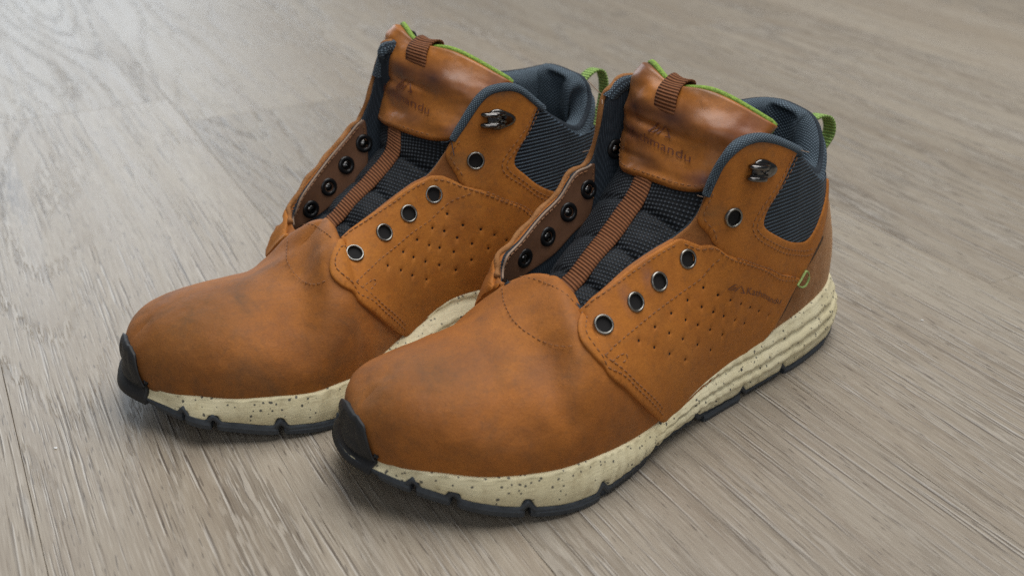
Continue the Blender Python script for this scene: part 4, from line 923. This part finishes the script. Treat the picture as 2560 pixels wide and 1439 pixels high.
    from_np('heel_loop', V, grid_faces(48, 10, False, True, True), M['green_web'], root, None, uvp)

    # --- frayed thread ends where the binding stops
    rg = np.random.default_rng(8 if key == 'near' else 9)
    for (u_, v_) in ((9.5, .99), (9.35, .985), (5.0, .985), (39.35, .99), (39.2, .985), (38.2, .99)):
        b0_ = on(S, [(u_, v_)], .002)[0]; n_ = S.normal(np.array([u_]), np.array([v_]))[0]; d_ = n_*.5+rg.normal(size=3)*.6+np.array([.3, 0, .5]); d_ /= np.linalg.norm(d_); e_ = rg.normal(size=3)*.0018
        ts = np.linspace(0, 1, 7)[:, None]; L_ = .004+.004*rg.random()
        from_np('loose_thread', *tube(b0_+d_*L_*ts+e_*ts**2, .00022, 5), M['pale_edge'] if rg.random() < .4 else M['lining'], root)

    # --- midsole, outsole, tread
    nU = 960; uu = np.linspace(0, 48, nU, endpoint=False)
    Fp = cr(F, uu); OB = cr(np.array(d['OB']), uu); xx = OB[:, 0]
    dd = np.roll(OB, -1, 0)-np.roll(OB, 1, 0); no = np.stack([-dd[:, 1], dd[:, 0]], 1); no /= np.linalg.norm(no, axis=1, keepdims=True); no = -no
    if (no*(OB-OB.mean(0))).sum() < 0: no = -no
    no3 = np.c_[no, np.zeros(nU)]
    zb = np.where(xx > .21, mats["spring"]*(np.clip(xx-.21, 0, 1)/.09)**2, 0)+np.where(xx < .035, .006*((.035-xx)/.035)**2, 0)
    sd = np.minimum(uu, 48-uu)
    th = np.interp(sd, [0, 5, 12, 15, 18, 21, 23, 24], [.0026, .0026, .003, .0045, .0055, .0055, .0045, .0035])
    zm = zb+th+np.interp(sd, [0, 8, 10, 13, 16, 18], [0.001, .0015, .003, .003, .001, 0])
    top = Fp+no3*np.interp(sd, [0, 22, 23.6, 24], [.0030, .0030, .0010, .0008])[:, None]+np.array([0, 0, .0016])
    low_ = np.c_[OB, zm]
    notch_u = np.array(mats['notches']); notch = np.zeros(nU)
    for nu_ in notch_u:
        for c0 in (nu_, 48-nu_): notch = np.maximum(notch, np.clip(1.15-np.linalg.norm(OB-cr(np.array(d['OB']), np.array([c0]))[0], axis=1)/.0030, 0, 1))
    W = np.linspace(0, 1, 23); rowsm = []
    hgt = np.linalg.norm(top-low_, axis=1)
    bul = np.interp(sd, [0, 6, 10, 14, 18, 21.5, 23.6, 24], [.0034, .0034, .0028, .0020, .0016, .0012, -.0008, -.001])
    gam = np.clip((13.2-sd)/2.5, 0, 1)
    for w_ in W:
        base = low_*(1-w_)+top*w_
        base = base+no3*(bul*np.sin(math.pi*np.clip(w_*1.02, 0, 1)**.85))[:, None]
        g = np.zeros(nU)
        for c0, c1 in ((.22, .30), (.44, .62), (.66, .97)):
            cen = c0+(c1-c0)*np.clip((sd-1)/11.5, 0, 1)
            g += .0014*np.exp(-((w_-cen)/.045)**2)-.0006*np.exp(-((w_-cen-.09)/.06)**2)
        base = base-no3*(g*gam)[:, None]
        # vertical nicks above the gaps of the tread
        base = base-no3*(notch*.0028*max(0, 1-w_*3.0))[:, None]+np.array([0, 0, 1.0])*(notch*.0042*max(0, 1-w_*3.0))[:, None]
        base = base+no3*(.0003*np.sin(uu*9+w_*3)*(1 if 0 < w_ < 1 else 0))[:, None]
        rowsm.append(base)
    rowsm.append(top-no3*.0016+np.array([0, 0, .0006])); rowsm.append(Fp-no3*.004+np.array([0, 0, -.001]))
    rowsm.insert(0, np.c_[OB-no*.004, zm-.0008])
    Vm = np.stack(rowsm, 1); mm = Vm.shape[1]
    Fm = grid_faces(nU, mm, True, False, False)
    from_np('midsole', Vm, Fm, M['foam'], root)
    # outsole plate
    inset = np.interp(sd, [0, 9, 14, 17], [-.0002, .0002, .0004, 0.0])
    pr = [(OB-no*(inset+.003)[:, None], zm+.0005+notch*.0035), (OB-no*inset[:, None]+no*.0004, zm+notch*.0038-.0001), (OB-no*inset[:, None]+no*.0002, zb+.0016+notch*.0040+np.interp(sd, [9, 11, 14, 16], [0, .0022, .0022, 0])), (OB-no*(inset+.003)[:, None], zb+.0016+notch*.0030+np.interp(sd, [9, 11, 14, 16], [0, .0022, .0022, 0])), (OB-no*.02, zb+.004)]
    Vo = np.stack([np.c_[a_, b_] for a_, b_ in pr], 1)
    ou = from_np('outsole', Vo, grid_faces(nU, 5, True, False, True), M['rubber'], root)
    # separate tread lugs
    for (ua, ub, o_, zt) in mats['lugs']:
        for side in (0, 1):
            k = 26; us_ = np.linspace(ua, ub, k); us_ = 48-us_ if side else us_
            ob = cr(np.array(d['OB']), us_); xl = ob[:, 0]
            z0 = np.where(xl > .21, mats["spring"]*(np.clip(xl-.21, 0, 1)/.09)**2, 0)+np.where(xl < .035, .006*((.035-xl)/.035)**2, 0)
            du = cr(np.array(d['OB']), us_+.05)-cr(np.array(d['OB']), us_-.05); nl = np.stack([-du[:, 1], du[:, 0]], 1); nl /= np.linalg.norm(nl, axis=1, keepdims=True)
            nl *= np.sign((nl*(ob-OB.mean(0))).sum(1))[:, None]
            tap = np.sin(np.linspace(0, math.pi, k))**.18*.0010-.001
            P_ = [(o_-.0005, z0+zt), (o_+.0003, z0+zt*.55), (o_-.0001, z0+.0003), (o_-.0008, z0), (-.013, z0), (-.014, z0+zt)]
            Vl = np.stack([np.c_[ob+nl*(w__+tap)[:, None], z__] for w__, z__ in P_], 1)
            from_np('tread_lug', Vl, grid_faces(k, 6, False, True, side == 0)+[tuple(range(6)), tuple((k-1)*6+j for j in range(6))[::-1]], M['rubber'], ou, smooth=False)
    # toe bumper: rubber sheet climbing over the tip
    ub = np.linspace(*mats['bump_u'], 60); wts = np.linspace(0, 1, 26)
    f_ = np.linspace(-1, 1, 60)
    topv = np.interp(f_, mats['bump_f'], mats['bump_v'])
    ob = cr(np.array(d['OB']), ub); Fb = cr(F, ub); du = cr(np.array(d['OB']), ub+.05)-cr(np.array(d['OB']), ub-.05); nl = np.stack([-du[:, 1], du[:, 0]], 1); nl /= np.linalg.norm(nl, axis=1, keepdims=True); nl *= np.sign((nl*(ob-OB.mean(0))).sum(1))[:, None]
    zl = mats["spring"]*(np.clip(ob[:, 0]-.21, 0, 1)/.09)**2+.0012
    colz = []
    for i in range(60):
        pts_ = [np.r_[ob[i]+nl[i]*.0018, zl[i]], np.r_[ob[i]*.8+Fb[i, :2]*.2+nl[i]*.0021, zl[i]*.45+Fb[i, 2]*.55], np.r_[Fb[i, :2]+nl[i]*.0026, Fb[i, 2]+.0018]]
        vv_ = np.linspace(.10, 1, 6)*topv[i]
        pts_ += list(on(S, np.stack([np.full(6, ub[i]), np.maximum(vv_, .06)], 1), .0036-.0008*np.linspace(0, 1, 6)**6))
        q_ = resample(np.array(pts_), 1e-9) if False else np.array(pts_)
        l_ = np.r_[0, np.cumsum(np.linalg.norm(np.diff(q_, axis=0), axis=1))]; s_ = np.linspace(0, l_[-1], 26)
        colz.append(np.stack([np.interp(s_, l_, q_[:, j]) for j in range(3)], 1))
    Vb = np.array(colz)
    # moulded triangle: faceted relief in the middle
    nb_ = np.cross(np.gradient(Vb, axis=0), np.gradient(Vb, axis=1)); nb_ /= np.linalg.norm(nb_, axis=-1, keepdims=True)+1e-9
    if nb_[30, 13, 0] < 0: nb_ = -nb_
    FF, WW = np.meshgrid(f_, wts, indexing='ij')
    tri = np.clip(np.minimum(np.minimum((WW-.40)*9, (.90-WW)*9), np.minimum((FF+.80-.25*(WW-.4))*9, (.10-FF-.45*(WW-.4))*9)), 0, 1)
    Vb = Vb-nb_*(tri*.0011)[..., None]
    inn_ = Vb-nb_*.0032
    n0 = 60*26; Fb_ = grid_faces(60, 26); Fb_ += [tuple(x+n0 for x in f)[::-1] for f in grid_faces(60, 26)]
    rim = [(i, 0) for i in range(60)]+[(59, j) for j in range(1, 26)]+[(i, 25) for i in range(58, -1, -1)]+[(0, j) for j in range(24, 0, -1)]
    for a_, b_ in zip(rim, rim[1:]+rim[:1]): Fb_.append((a_[0]*26+a_[1], n0+a_[0]*26+a_[1], n0+b_[0]*26+b_[1], b_[0]*26+b_[1]))
    bo = from_np('toe_bumper', np.concatenate([Vb.reshape(-1, 3), inn_.reshape(-1, 3)]), Fb_, M['bumper'], root)
    bm = bmesh.new(); bm.from_mesh(bo.data); bmesh.ops.recalc_face_normals(bm, faces=bm.faces); bm.to_mesh(bo.data); bm.free()
    return root

BV = [.02, .12, .30, .44, .60, .60, .50, .32, .16, .02]
LUGS = [(23.3, 22.55, .0006, .0045), (22.42, 21.65, .0008, .005), (21.5, 19.9, .0006, .005), (19.75, 17.15, .0004, .0045), (16.95, 13.1, -.0012, .004), (12.85, 10.3, -.0030, .004), (9.4, 6.5, .0016, .0042), (6.2, 4.3, -.003, .004), (4.0, 2.2, .0008, .0036), (2.0, .15, .0008, .0036)]
NOTCH = [22.48, 21.57, 19.82, 17.05, 12.98, 10.15, 6.35, 4.15]
def near_loop(hb):
    a, b_ = hb
    b_ = b_+np.array([-.006, 0, -.008])
    return [b_+[.008, 0, .000], b_+[-.010, 0, .004], b_+[-.0185, .001, .001], b_+[-.021, .001, -.008], b_+[-.014, 0, -.017], b_+[-.003, 0, -.022], b_+[.008, 0, -.024]]
def far_loop(hb):
    a, b_ = hb
    b_ = b_+np.array([-.008, 0, -.010])
    return [b_+[.010, 0, .002], b_+[-.004, 0, .012], b_+[-.0125, 0, .0115], b_+[-.016, 0, .002], b_+[-.0145, 0, -.011], b_+[-.008, 0, -.023], b_+[.006, 0, -.035]]
near = boot('near', 'brown leather hiking boot without laces standing nearer the camera, name pressed into its side', dict(
    spring=.0195, vamp=M['vamp'], orange=M['orange'], lugs=LUGS, notches=NOTCH, heel_loop=near_loop, heel_width=(0, 1, 0.1),
    bump_u=(23.44, 25.75), bump_f=[-1, -.95, -.90, -.85, -.62, -.33, 0, .33, .65, 1], bump_v=BV,
    dents=[((.222, .036, .060), (.012, .007, .010), -.0016), ((.228, .049, .042), (.006, .012, .014), -.0012), ((.247, .044, .040), (.009, .009, .010), -.0011),
           ((.250, .018, .062), (.020, .006, .02), -.0007), ((.215, .020, .073), (.018, .010, .01), .0008), ((.236, .046, .045), (.005, .012, .012), .0009), ((.226, -.012, .066), (.010, .02, .02), -.0010)]))
far = boot('far', 'brown leather hiking boot without laces standing behind the other, darker stains on its toe', dict(
    spring=.0155, vamp=M['vamp_far'], orange=M['orange_far'], lugs=LUGS, notches=NOTCH, heel_loop=far_loop, heel_width=(0, 1, 0.1),
    bump_u=(23.44, 25.75), bump_f=[-1, -.95, -.90, -.85, -.62, -.33, 0, .33, .65, 1], bump_v=BV,
    dents=[((.222, .015, .066), (.012, .010, .012), -.0018), ((.240, .038, .048), (.012, .007, .014), -.0010), ((.226, -.012, .064), (.010, .02, .02), -.0012),
           ((.205, .028, .066), (.010, .008, .012), .0010), ((.258, .020, .056), (.02, .01, .02), .0006)]))

for i, (x, y) in enumerate(D['crumbs']):
    bm = bmesh.new(); bmesh.ops.create_icosphere(bm, subdivisions=2, radius=.00065)
    for v in bm.verts: v.co = Vector((v.co.x*1.5, v.co.y*.9, v.co.z*.5))*(1+.5*mnoise.noise(v.co*1500+Vector((i, 0, 0))))
    me = bpy.data.meshes.new('crumb'); bm.to_mesh(me); bm.free()
    o = link('crumb', me, M['crumb']); o.location = (x, y, .0003); o.rotation_euler = (0, 0, i*1.3)
    o['label'] = ['tiny white crumb lying on the floor left of the rear boot', 'tiny white crumb on the floor far behind the heel loop', 'tiny pale crumb on the floor right of the front boot heel'][i]
    o['category'] = 'crumb'; o['group'] = 'crumbs on the floor'
